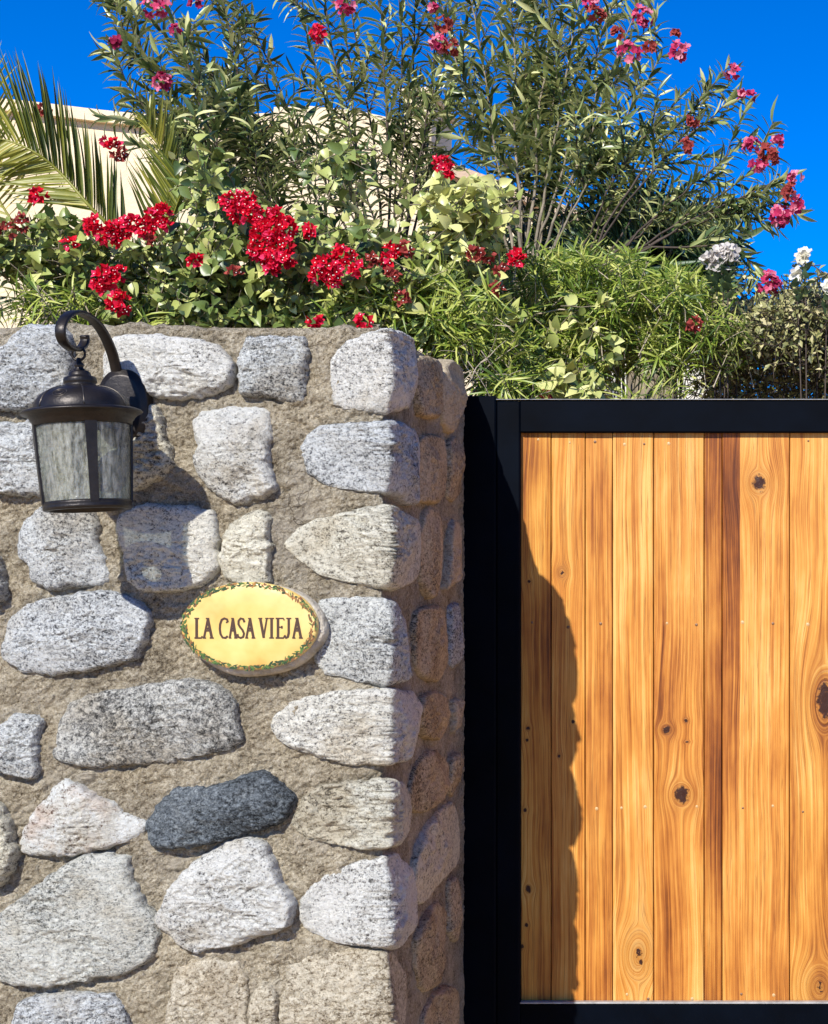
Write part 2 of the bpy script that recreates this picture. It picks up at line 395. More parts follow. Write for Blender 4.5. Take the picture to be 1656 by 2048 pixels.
FRONT = [
 ('blue', .022, [(-50,740),(-10,700),(20,680),(40,658),(70,649),(110,650),(132,665),(138,700),(140,740),(132,775),(100,788),(72,808),(35,816),(-20,815)]),
 ('white', .024, [(200,745),(203,700),(215,680),(250,668),(330,670),(390,678),(430,690),(455,715),(463,740),(452,765),(425,785),(380,795),(320,797),(295,792),(240,780),(205,770)]),
 ('blue', .022, [(476,700),(490,676),(530,669),(570,670),(604,670),(611,700),(608,760),(604,795),(590,808),(560,802),(520,793),(480,787),(474,745)]),
 ('white', .020, [(655,755),(660,710),(685,682),(720,668),(760,658),(790,661),(815,672),(832,700),(838,740),(835,790),(820,812),(800,820),(760,825),(700,817),(662,806)]),
 ('blue', .022, [(-40,900),(-20,850),(30,842),(70,840),(90,860),(97,930),(90,985),(50,992),(0,986),(-35,960)]),
 ('cream', .022, [(190,870),(210,830),(260,810),(310,815),(328,870),(338,930),(325,955),(290,972),(240,985),(200,975)]),
 ('white', .024, [(382,850),(400,825),(450,815),(500,815),(532,822),(541,860),(536,920),(542,950),(551,975),(530,992),(480,1005),(430,990),(400,960),(380,925),(390,890)]),
 ('blue', .018, [(598,910),(610,872),(640,852),(700,845),(760,841),(785,843),(815,850),(840,868),(846,910),(843,960),(838,1000),(820,1008),(797,992),(770,985),(700,978),(645,968),(612,945)]),
 ('blue', .022, [(28,1080),(40,1045),(80,1015),(130,1008),(180,1012),(190,1050),(188,1080),(205,1130),(208,1165),(160,1172),(90,1178),(60,1165),(48,1130),(30,1110)]),
 ('white', .022, [(232,1060),(240,1030),(270,1012),(330,1008),(380,1016),(420,1026),(432,1070),(426,1100),(436,1130),(420,1155),(380,1175),(330,1187),(280,1182),(255,1165),(242,1120)]),
 ('cream', .020, [(436,1115),(447,1062),(475,1032),(510,1022),(536,1030),(539,1080),(536,1130),(538,1162),(490,1168),(445,1155)]),
 ('cream', .019, [(568,1090),(585,1065),(630,1040),(700,1020),(760,1010),(792,1014),(820,1030),(845,1042),(846,1100),(842,1150),(825,1168),(795,1178),(770,1180),(700,1166),(640,1150),(595,1122)]),
 ('blue', .022, [(4,1290),(14,1240),(50,1210),(120,1190),(200,1184),(260,1194),(291,1225),(286,1280),(265,1315),(220,1330),(150,1346),(90,1352),(40,1342),(12,1322)]),
 ('blue', .018, [(636,1203),(700,1195),(775,1200),(800,1205),(815,1240),(825,1300),(825,1345),(800,1362),(775,1372),(720,1366),(690,1357),(650,1347),(626,1325),(633,1285),(641,1250),(630,1220)]),
 ('salt', .022, [(108,1490),(112,1450),(135,1412),(175,1390),(250,1378),(330,1365),(390,1359),(430,1372),(462,1400),(468,1440),(476,1480),(455,1498),(400,1512),(330,1526),(260,1534),(180,1536),(130,1526),(103,1515)]),
 ('blue', .022, [(-30,1480),(0,1445),(20,1432),(60,1431),(79,1440),(73,1480),(73,1530),(65,1558),(20,1551),(-20,1535)]),
 ('white', .019, [(539,1450),(560,1420),(600,1398),(680,1383),(760,1378),(775,1380),(800,1380),(830,1386),(843,1420),(842,1460),(830,1495),(810,1520),(775,1531),(690,1529),(620,1510),(570,1490),(545,1470)]),
 ('pink', .022, [(35,1690),(50,1650),(80,1605),(120,1562),(160,1578),(200,1600),(240,1625),(287,1650),(275,1668),(220,1695),(150,1712),(90,1713),(42,1710)]),
 ('dark', .026, [(290,1650),(310,1610),(345,1578),(390,1574),(440,1568),(480,1552),(520,1547),(545,1562),(582,1600),(575,1625),(550,1650),(500,1667),(440,1684),(380,1694),(340,1699),(300,1692),(293,1670)]),
 ('cream', .018, [(583,1640),(600,1600),(640,1575),(700,1565),(770,1563),(800,1562),(820,1580),(825,1620),(820,1665),(800,1690),(780,1700),(720,1698),(660,1690),(610,1677),(588,1660)]),
 ('green', .026, [(-40,1850),(0,1830),(50,1790),(100,1750),(150,1718),(200,1711),(245,1720),(260,1760),(280,1810),(309,1840),(307,1890),(290,1920),(240,1950),(170,1960),(90,1973),(30,1971),(-20,1955),(-45,1900)]),
 ('white', .024, [(311,1840),(325,1800),(360,1750),(400,1715),(440,1690),(490,1677),(527,1690),(545,1730),(560,1770),(587,1812),(575,1850),(530,1870),(470,1890),(400,1904),(365,1900),(340,1872),(318,1862)]),
 ('white', .019, [(595,1830),(600,1800),(630,1765),(690,1735),(760,1718),(785,1714),(805,1710),(830,1750),(838,1800),(835,1850),(812,1885),(790,1897),(730,1896),(660,1886),(620,1866),(600,1850)]),
 ('blue', .020, [(22,2060),(30,2010),(70,1992),(150,1988),(220,1992),(245,2020),(250,2070),(200,2110),(80,2110),(30,2100)]),
 ('tan', .014, [(325,2080),(335,2000),(352,1935),(400,1920),(470,1932),(488,1980),(487,2030),(480,2100),(400,2120),(335,2112)]),
 ('tan', .013, [(496,2000),(515,1972),(540,1975),(552,2010),(550,2060),(515,2078),(495,2045)]),
 ('tan', .014, [(562,1990),(575,1940),(620,1915),(700,1905),(775,1908),(800,1915),(818,1950),(820,2000),(815,2060),(800,2110),(770,2130),(650,2130),(570,2110),(557,2050)]),
 ('cream', .026, [(-70,1700),(-50,1640),(-10,1606),(14,1640),(28,1700),(20,1740),(-5,1775),(-45,1782)]),
 ('blue', .024, [(-70,1180),(-50,1125),(-15,1115),(4,1150),(8,1190),(-10,1212),(-50,1208)]),
]
SIDE = [
 ('brown', .008, [(845,770),(848,725),(870,717),(893,730),(899,770),(897,820),(880,832),(852,825)]),
 ('pale', .013, [(897,770),(903,738),(918,726),(934,742),(936,790),(926,830),(912,862),(902,845),(898,800)]),
 ('brown', .010, [(849,905),(857,880),(876,873),(899,885),(903,930),(900,980),(888,1001),(852,997),(847,960)]),
 ('brown', .012, [(909,900),(917,878),(929,885),(932,930),(931,980),(919,998),(909,985)]),
 ('brown', .013, [(852,1090),(859,1045),(874,1020),(891,1040),(895,1090),(892,1150),(882,1183),(868,1190),(856,1160)]),
 ('pale', .013, [(911,1060),(921,1045),(932,1060),(932,1135),(920,1158),(902,1172),(907,1110)]),
 ('brown', .012, [(846,1260),(851,1227),(878,1215),(896,1226),(904,1280),(901,1330),(887,1357),(862,1354),(847,1325)]),
 ('blue', .010, [(913,1222),(928,1212),(931,1260),(929,1315),(915,1328)]),
 ('brown', .012, [(848,1430),(856,1397),(880,1385),(902,1398),(909,1430),(900,1463),(880,1477),(857,1468)]),
 ('pale', .010, [(918,1405),(930,1402),(931,1440),(920,1462)]),
 ('brown', .012, [(835,1590),(846,1540),(862,1510),(884,1506),(905,1530),(903,1568),(884,1600),(860,1621),(842,1616)]),
 ('brown', .009, [(915,1520),(928,1508),(930,1550),(918,1590),(912,1570)]),
 ('cream', .009, [(843,1790),(846,1720),(862,1670),(888,1632),(915,1612),(926,1650),(926,1720),(908,1745),(886,1770),(862,1800)]),
 ('brown', .012, [(846,1880),(861,1842),(887,1812),(902,1830),(899,1880),(892,1930),(880,1968),(862,1976),(849,1940)]),
 ('brown', .011, [(913,1770),(927,1760),(929,1830),(920,1880),(911,1860)]),
 ('brown', .012, [(862,2040),(880,1996),(905,1975),(925,1990),(924,2060),(900,2110),(870,2110)]),
]
for i, (g, h, poly) in enumerate(FRONT):
    cx_, cy_ = sum(q[0] for q in poly)/len(poly), sum(q[1] for q in poly)/len(poly)
    poly = [(cx_+(x-cx_)*1.035, cy_+(y-cy_)*1.035) for x, y in poly]
    stone([unfold(*p) for p in poly], h+.004, G[g], 11+i)
for i, (g, h, poly) in enumerate(SIDE):
    cx_, cy_ = sum(q[0] for q in poly)/len(poly), sum(q[1] for q in poly)/len(poly)
    poly = [(cx_+(x-cx_)*1.10, cy_+(y-cy_)*1.10) for x, y in poly]
    stone([unfold(*p) for p in poly], h, G[g], 101+i, 72, 16, .012, (0, 0), .8)
# the same masonry goes on outside the frame: lower courses and to the left
rs = random.Random(5)
def filler(u0, u1, z0, z1, hh, mats):
    z = z0; k = 300
    while z < z1-.06:
        rh = rs.uniform(.13, .19); rh = min(rh, z1-z)
        u = u0+rs.uniform(-.05, .05)
        while u < u1-.06:
            wd = min(rs.uniform(.16, .30), u1-u)
            if wd > .07:
                cx, cz = u+wd/2, z+rh/2
                P = [(cx+(wd/2-.014)*math.copysign(abs(math.cos(a))**.65, math.cos(a))*rs.uniform(.9, 1.04),
                      cz+(rh/2-.014)*math.copysign(abs(math.sin(a))**.65, math.sin(a))*rs.uniform(.88, 1.04)) for a in [j*math.pi/6 for j in range(12)]]
                stone(P, hh, G[rs.choice(mats)], int(cx*997+cz*313)+4000, 44, 9, .02, None, .8)
            u += wd
        z += rh
uc = lambda px: (px-1600)/1100-XM
filler(-2.2, uc(-70), .62, 1.92, .022, ['white', 'blue', 'cream', 'salt', 'green', 'tan'])
filler(-2.2, -.01, .03, .60, .022, ['white', 'blue', 'cream', 'salt', 'green', 'tan'])
filler(.02, .68, .03, .55, .010, ['brown', 'brown', 'pale', 'cream'])

def mortar():
    us = np.r_[np.linspace(-2.3, uc(-60), 90)[:-1], np.arange(uc(-60), -.012, .0042), np.linspace(-.012, .012, 9), np.arange(.016, YB, .007), [YB]]
    zs = np.r_[np.linspace(-.05, .66, 60)[:-1], np.arange(.66, ZT, .0042), [ZT]]
    U, Z = np.meshgrid(us, zs); U = U.ravel(); Z = Z.ravel(); q = np.c_[U, Z*1.5, np.zeros(len(U))]
    front = np.clip((.02-U)/.04, 0, 1)
    H = (.0060*fbm(q*9, 3, 3)-.0026*ridged(q*24, 3, 9)+.0034*fbm(q*75, 4, 5, .75))*(.4+.6*front)
    H = H+.002-.007*(1-front)
    top = np.clip((Z-(ZT-.022))/.022, 0, 1)
    H = H-.022*(1-np.sqrt(np.clip(1-top**2, 0, 1)))
    Zj = Z+top*(.0045*fbm(q*np.array([26, 0, 1]), 3, 21)+.004*fbm(q*np.array([6, 0, 1]), 2, 2))
    V = bend(U, Zj, H)-WL
    nu, nz = len(us), len(zs)
    a = (np.arange(nz-1)[:, None]*nu+np.arange(nu-1)[None]).ravel()
    F = np.stack([a, a+1, a+nu+1, a+nu], 1)
    o = link('mortar', mesh('mortar', V, F, M['mortar']), wall)
    # top and back of the wall
    b = MB(); x0, x1 = XM-2.3, XM
    b.box((x0, .012, -.05), (x1-.012, YB, ZT-.006))
    V2 = np.array(b.V)-WL
    link('wall_core', mesh('wall_core', V2, b.F, M['mortar'], False), wall)
mortar()
# raised planting bed held by the wall
b = MB(); b.box((-7, YB+.01, -.05), (XM-.03, 2.35, 1.72))
tag(b.build('planting_bed', M['soil']), kind='structure')

# ------------------------------------------------------------------ wall lantern
LX, LY = -1.2315, -.178
LZ = 1.5+(1150-712)/3200*(D+LY)
lan = thing('wall_lantern', 'dark bronze lantern with seeded glass hanging from a crook arm on the stone wall', 'lantern', (LX, LY, LZ))
s = (D+LY)/3200
def lz(py): return (712-py)*s
hang = Matrix.Rotation(R(-3.6), 4, 'Y')
def hung(o): o.matrix_local = hang; return o
b = MB()
b.lathe([(4*s,lz(716)),(5*s,lz(724)),(9*s,lz(728)),(10*s,lz(731)),(8*s,lz(734)),(8*s,lz(737)),(11*s,lz(739)),(11*s,lz(742)),(17*s,lz(743)),(20*s,lz(746)),(21*s,lz(750)),(22*s,lz(753)),(29*s,lz(755)),(31*s,lz(759)),(31*s,lz(766)),(28*s,lz(770)),(31*s,lz(772)),(33*s,lz(775))])
hung(b.build('finial', M['bronze'], lan, True))
b = MB(); prof = []
for i in range(15):
    a = i/14*math.pi/2; prof.append(((30+60*math.sin(a))*s, lz(774+46*(1-math.cos(a)))))
b.lathe(prof, 64)
b2 = MB()
dome = hung(b.build('dome_cap', M['bronze'], lan, True))
for k in range(6):                                     # raised seams of the dome
    a = R(-63+60*k); pts = []
    for i in range(12):
        q = i/11*math.pi/2*.98; r = (30+60*math.sin(q))*s; pts.append((r*math.cos(a), r*math.sin(a), lz(774+46*(1-math.cos(q)))))
    b2.tube(pts, .0012, 6)
b2.build('seam', M['bronze_edge'], dome, True)
b = MB()                                              # small round emblem pressed in the dome
for rad, th in ((13*s, .0011), (7*s, .0009)):
    pts = []
    for i in range(25):
        q = 2*math.pi*i/24; aa = R(-95)+rad*math.cos(q)/(72*s); qq = .93+rad*math.sin(q)/(62*s)
        r = (30+60*math.sin(qq))*s; pts.append((r*math.cos(aa), r*math.sin(aa), lz(774+46*(1-math.cos(qq)))))
    b.tube(pts, th*.8, 5)
b.build('emblem', M['bronze_edge'], dome, True)
b = MB(); b.lathe([(86*s,lz(818)),(92*s,lz(819)),(104*s,lz(821)),(111*s,lz(824)),(113*s,lz(827)),(111*s,lz(829)),(104*s,lz(831)),(101*s,lz(835)),(98*s,lz(837)),(96*s,lz(842)),(93*s,lz(844)),(92*s,lz(851)),(88*s,lz(853)),(70*s,lz(853)),(20*s,lz(850))], 72)
hung(b.build('rim', M['bronze'], lan, True))
b = MB(); b.lathe([(87*s,lz(851)),(78.5*s,lz(1006))], 72)
b.lathe([(76.5*s,lz(1006)),(85*s,lz(851))], 72)
def glassmat():
    m, t, p = newmat('seeded_glass'); v = coords(t, True)
    p.inputs['Base Color'].default_value = (.80, .80, .72, 1); p.inputs['Roughness'].default_value = .08
    p.inputs['Specular IOR Level'].default_value = .9
    t.links.new(bump(t, noise(t, coords(t, True, (1, 1, .5)), 160, 4, .65), .003, 1), p.inputs['Normal'])
    tr = N(t, 'ShaderNodeBsdfTransparent'); tr.inputs[0].default_value = (.71, .73, .70, 1)
    mx = N(t, 'ShaderNodeMixShader')
    f = ramp(t, noise(t, coords(t, True, (1, 1, .30)), 150, 4, .7), [(.38, (.05, .05, .05)), (.62, (.24, .24, .24))])
    t.links.new(f, mx.inputs[0]); t.links.new(tr.outputs[0], mx.inputs[1]); t.links.new(p.outputs[0], mx.inputs[2])
    t.links.new(mx.outputs[0], t.nodes['Material Output'].inputs[0]); return m
M['glass'] = glassmat()
hung(b.build('glass_shade', M['glass'], lan, True))
b = MB(); b.lathe([(20*s,lz(1003)),(79*s,lz(1003)),(82*s,lz(1005)),(83*s,lz(1009)),(81.5*s,lz(1012)),(83*s,lz(1014)),(82*s,lz(1019)),(79*s,lz(1021)),(72*s,lz(1021)),(71*s,lz(1006))], 72)
hung(b.build('bottom_ring', M['bronze'], lan, True))
for k in range(4):                                    # four flat ribs outside the glass
    a = R(-90+24+9+90*k); ca, sa = math.cos(a), math.sin(a); b = MB(); V = []; 
    for (py, rr, hw) in ((851, 91, 11), (930, 87.5, 9), (1008, 83, 8)):
        for dr in (-3.5, .8):
            for sg in (-1, 1):
                x = (rr+dr)*s; y = sg*hw*s; V.append((ca*x-sa*y, sa*x+ca*y, lz(py)))
    F = []
    for i in range(2):
        o = i*4; F += [(o+2, o+3, o+7, o+6), (o, o+4, o+5, o+1), (o, o+2, o+6, o+4), (o+1, o+5, o+7, o+3)]
    F += [(0, 1, 3, 2), (8, 10, 11, 9)]
    b.add(V, F); hung(b.build('rib', M['bronze'], lan))
b = MB(); b.lathe([(1*s,lz(853)),(9*s,lz(853)),(9*s,lz(880)),(7*s,lz(884)),(0,lz(884))], 16)
hung(b.build('lamp_socket', M['bronze'], lan, True))
b = MB(); pts = [(13*s*math.cos(q), 0, lz(708)+13*s*math.sin(q)) for q in [2*math.pi*i/24 for i in range(25)]]
b.tube(pts, .0022, 8); b.build('hanging_ring', M['bronze'], lan, True)
# crook arm: a flat strap in the plane square to the wall
crk = [(241,835),(240,790),(233,742),(222,700),(205,664),(186,640),(165,627),(147,625),(130,636),(121,657),(124,679),(137,694),(152,699),(164,694),(170,682),(169,671)]
pth = []
for px, py in crk:
    y = -LX*3200/(1600-px)-D; pth.append(Vector((0, y-LY, CH+(1150-py)/3200*(D+y)-LZ)))
def crom(P, per=5):
    out = []
    for i in range(len(P)-1):
        p0, p1, p2, p3 = P[max(i-1, 0)], P[i], P[i+1], P[min(i+2, len(P)-1)]
        for k in range(per):
            t = k/per; out.append(.5*((2*p1)+(-p0+p2)*t+(2*p0-5*p1+4*p2-p3)*t*t+(-p0+3*p1-3*p2+p3)*t**3))
    out.append(P[-1]); return out
pth = crom(pth)
V = []; F = []
for i, p in enumerate(pth):
    t = (pth[min(i+1, len(pth)-1)]-pth[max(i-1, 0)]).normalized(); nn = t.cross(Vector((1, 0, 0)))
    hw = .0095-.002*i/len(pth); th = .0024
    for a_, b_ in ((-hw, -th), (-hw*.8, -th*1.5), (hw*.8, -th*1.5), (hw, -th), (hw, th), (hw*.8, th*1.5), (-hw*.8, th*1.5), (-hw, th)):
        V.append(p+Vector((a_, 0, 0))+nn*b_)
for i in range(len(pth)-1):
    for k in range(8):
        j = (k+1) % 8; F.append((i*8+k, i*8+j, i*8+8+j, i*8+8+k))
F += [tuple(range(7, -1, -1)), tuple(range(len(V)-8, len(V)))]
b = MB(); b.add(V, F); b.build('crook_arm', M['bronze'], lan, True)
# back plate: stepped oval
b = MB()
def platering(hw, hh, y, n=40, cz=0):
    return [(hw*math.copysign(abs(math.cos(q))**.8, math.cos(q)), y, cz+hh*math.copysign(abs(math.sin(q))**.9, math.sin(q))) for q in [2*math.pi*i/n for i in range(n)]]
rings = [platering(.047, .071, .175), platering(.047, .071, .152), platering(.045, .069, .149), platering(.040, .063, .148), platering(.038, .061, .144), platering(.034, .057, .1435), platering(.001, .001, .143)]
V = [v for r in rings for v in r]; F = []
for i in range(len(rings)-1):
    for k in range(40):
        j = (k+1) % 40; F.append((i*40+k, i*40+40+k, i*40+40+j, i*40+j))
V = [(x+.010, y, z+(1.5+(1150-819)/3200*2.9-LZ)) for x, y, z in V]
b.add(V, F); b.build('back_plate', M['bronze'], lan, True)

# ------------------------------------------------------------------ name plaque
SC = W(500, 1252, -.036)
sign = thing('name_plaque', 'oval yellow ceramic plaque with leafy border reading LA CASA VIEJA on the wall', 'sign', tuple(SC))
ps = (D-.036)/3200
def pl(px, py, y=0): return ((px-500)*ps, y, (1252-py)*ps)
n = 72
def ell(a, bb, y, cx=0, cz=0, jit=0):
    o = []
    for i in range(n):
        q = 2*math.pi*i/n; k = 1+jit*math.sin(q*3+1)+jit*.7*math.sin(q*7+2)
        o.append((cx+a*k*math.cos(q), y, cz+bb*k*math.sin(q)))
    return o
def loft(rings, cap=True):
    V = [v for r in rings for v in r]; F = []; m_ = len(rings[0])
    for i in range(len(rings)-1):
        for k in range(m_):
            j = (k+1) % m_; F.append((i*m_+k, i*m_+j, i*m_+m_+j, i*m_+m_+k))
    if cap: F.append(tuple(range(len(V)-m_, len(V))))
    return V, F
b = MB(); a0, b0 = 137*ps, 88*ps
b.add(*loft([ell(a0*1.01, b0*1.06, .05, .005, -.006, .016), ell(a0*1.035, b0*1.085, .02, .005, -.006, .016), ell(a0*1.02, b0*1.06, .010, .004, -.005, .014), ell(a0*1.01, b0*1.03, .0045, .002, -.002, .006), ell(a0*.9, b0*.9, .004)]))
mm, t, p = newmat('pale_set_mortar'); v = coords(t, False)
t.links.new(ramp(t, noise(t, v, 40, 5, .6), [(.3, (.24, .20, .14)), (.6, (.50, .45, .36))]), p.inputs['Base Color']); p.inputs['Roughness'].default_value = .85
t.links.new(bump(t, noise(t, v, 60, 4, .6), .008, 1), p.inputs['Normal'])
b.build('backing', mm, sign, True)
mm, t, p = newmat('yellow_glazed_ceramic'); v = coords(t, False)
c = ramp(t, noise(t, v, 14, 3, .5), [(.30, (.56, .31, .075)), (.46, (.62, .43, .125)), (.66, (.68, .51, .18))])
t.links.new(c, p.inputs['Base Color']); p.inputs['Roughness'].default_value = .3; p.inputs['Coat Weight'].default_value = .2
t.links.new(bump(t, noise(t, v, 25, 3, .5), .0015, 1), p.inputs['Normal'])
b = MB(); b.add(*loft([ell(a0, b0, .006), ell(a0, b0, -.002), ell(a0*.985, b0*.98, -.005), ell(a0*.96, b0*.94, -.0065), ell(a0*.5, b0*.5, -.0070)]))
b.build('tile', mm, sign, True)
# painted border of leaves
gm = [simple('paint_green', (.07, .13, .02), .4), simple('paint_dark_green', (.02, .05, .012), .4), simple('paint_umber', (.17, .07, .02), .4), simple('paint_ochre', (.36, .17, .04), .4)]
rb = random.Random(3); bl = [MB() for _ in gm]
for i in range(520):
    q = rb.uniform(0, 2*math.pi); deg = math.degrees(q) % 360
    rr = rb.uniform(.905, .985)
    cx, cz = a0*rr*math.cos(q), b0*rr*math.sin(q)
    an = q+math.pi/2+rb.uniform(-1.0, 1.0); ln = rb.uniform(.0025, .0065); wd = rb.uniform(.0010, .0022)
    y = -.0062-.0006*rb.random()-(.0006 if rr < .94 else 0)
    dx, dz = math.cos(an), math.sin(an)
    wts = [5, 8, 3, 1] if (deg > 200 or 90 < deg < 200) else [3, 3, 4, 3]
    if -20 < ((deg+180) % 360)-180 < 30: wts = [3, 4, 4, 3]
    k = rb.choices(range(4), wts)[0]
    P = [(-1, 0), (-.4, .8), (.3, 1), (1, 0), (.2, -1), (-.5, -.7)]
    bl[k].add([(cx+dx*ln*u-dz*wd*v_, y, cz+dz*ln*u+dx*wd*v_) for u, v_ in P], [(0, 5, 4, 3, 2, 1)])
V = []; F = []; mi = []
for k, bb in enumerate(bl):
    F += [tuple(i+len(V) for i in f) for f in bb.F]; V += bb.V; mi += [k]*len(bb.F)
me = mesh('painted_leaf_border', V, F, None, False)
for g_ in gm: me.materials.append(g_)
me.polygons.foreach_set('material_index', mi)
tag(link('painted_leaf_border', me, sign), kind='stuff')
# lettering
ink = simple('dark_brown_ink', (.055, .022, .008), .45)
H_, T_ = 5.2, 2.5                                     # heavy and thin strokes in photo pixels
GL = {
 'L': [([(.28,0),(.28,1)],H_),([(0,1),(.6,1)],T_),([(0,0),(.9,0),(1,.1)],T_+.5)],
 'A': [([(.12,0),(.5,1)],H_*.8),([(.48,1),(.86,0)],H_),([(.22,.36),(.8,.36)],T_),([(0,0),(.32,0)],T_),([(.66,0),(1.05,0)],T_),([(.3,1),(.62,1)],T_),([(.44,.52),(.54,.42)],H_*.8)],
 'C': [([(1,.80),(.92,.95),(.6,1),(.3,.93),(.12,.7),(.08,.45),(.16,.2),(.4,.02),(.75,.0),(1,.1)],H_*.85),([(.98,.78),(.86,.84)],H_)],
 'S': [([(.92,.8),(.75,.97),(.45,1),(.2,.88),(.18,.7),(.4,.54),(.68,.4),(.85,.22),(.75,.05),(.45,0),(.15,.05),(.05,.2)],H_*.85)],
 'V': [([(.16,1),(.55,0)],H_),([(.88,1),(.52,0)],T_+.8),([(-.05,1),(.38,1)],T_),([(.7,1),(1.08,1)],T_)],
 'I': [([(.5,0),(.5,1)],H_),([(.05,1),(.95,1)],T_),([(.05,0),(.95,0)],T_)],
 'E': [([(.3,0),(.3,1)],H_),([(.05,1),(.9,1),(.98,.9)],T_+.3),([(.3,.55),(.78,.55)],T_),([(.72,.62),(.72,.48)],T_+1),([(.05,0),(.9,0),(1,.1)],T_+.6)],
 'J': [([(.62,1),(.62,.25),(.5,.05),(.28,.0),(.1,.1)],H_*.9),([(.3,1),(.95,1)],T_),([(.05,.14),(.18,.08)],H_*.8)],
}
for ch, x0, x1 in (('L',379,395),('A',396,418),('C',430,448),('A',450,467),('S',467,484),('A',484,504),('V',512,531),('I',533,544),('E',546,565),('J',564,580),('A',581,602)):
    b = MB(); e = 0
    for pts, wd in GL[ch]:
        P = [Vector((500+(x0+(x1-x0)*u-491)*.965, 1275.5-39*v_)) for u, v_ in pts]
        L_, R_ = [], []
        for i, q in enumerate(P):
            d = (P[min(i+1, len(P)-1)]-P[max(i-1, 0)]).normalized(); nn = Vector((-d.y, d.x))*wd/2
            L_.append(q+nn); R_.append(q-nn)
        yy = -.0077-.00005*e; e += 1
        V = [pl(q.x, q.y, yy) for q in L_]+[pl(q.x, q.y, yy) for q in R_]; m_ = len(P)
        b.add(V, [(i, i+1, m_+i+1, m_+i) for i in range(m_-1)])
    b.build('letter', ink, sign)

# ------------------------------------------------------------------ gate
YG = .735; gs = (D+YG)/3200                           # front plane of the steel frame
def GX(px): return (px-1600)*gs
def GZ(py): return CH+(1150-py)*gs
gate = thing('wooden_gate', 'varnished upright wooden boards in a black steel frame, gate beside the stone wall', 'gate', (GX(1600), YG+.03, 0))
GO = Vector(gate.location)
def gbox(x0, x1, z0, z1, y0, y1, bev=0):
    b = MB(); b.box((x0-GO.x, y0-GO.y, z0), (x1-GO.x, y1-GO.y, z1), bev); return b
XR = GX(2560)
gbox(GX(900), GX(992), 0, GZ(792), YG-.004, YG+.09, .003).build('post', M['iron'], gate)
gbox(GX(992.5), GX(1040), GZ(2170), GZ(802), YG, YG+.05, .003).build('stile', M['iron'], gate)
gbox(XR, XR+.06, GZ(2170), GZ(802), YG, YG+.05, .003).build('stile', M['iron'], gate)
gbox(XR+.065, XR+.16, 0, GZ(790), YG-.004, YG+.09, .003).build('post', M['iron'], gate)
gbox(GX(1038)+.001, XR-.001, GZ(865), GZ(800), YG+.002, YG+.052, .003).build('top_rail', M['iron'], gate)
gbox(GX(1038)+.001, XR-.001, GZ(2115), GZ(2008), YG+.002, YG+.052, .003).build('bottom_rail', M['iron'], gate)
M['edge'] = simple('painted_edge_highlight', (.34, .34, .33), .45, .2, .5, 60, .3)  # pale colour stands for sun catching the rail edges
gbox(GX(1040), XR-.002, GZ(2008)+.0005, GZ(2008)+.0040, YG-.001, YG+.016, .0006).build('sill_highlight', M['edge'], gate)  # added strip, a painted highlight along the bottom rail
gbox(GX(992), XR, GZ(800)+.0006, GZ(800)+.0022, YG-.001, YG+.050, .0006).build('cap_highlight', M['edge'], gate)  # added strip in place of the sunlit bevel of the top rail
for zz in (GZ(1250), GZ(1618)):                       # rails behind the boards
    gbox(GX(1038)+.002, XR-.002, zz-.02, zz+.02, YG+.0415, YG+.060).build('cross_rail', M['iron'], gate)
yb = YG+.018; gb = (D+yb)/3200
def BX(px): return (px-1600)*gb-GO.x
def BZ(py): return CH+(1150-py)*gb

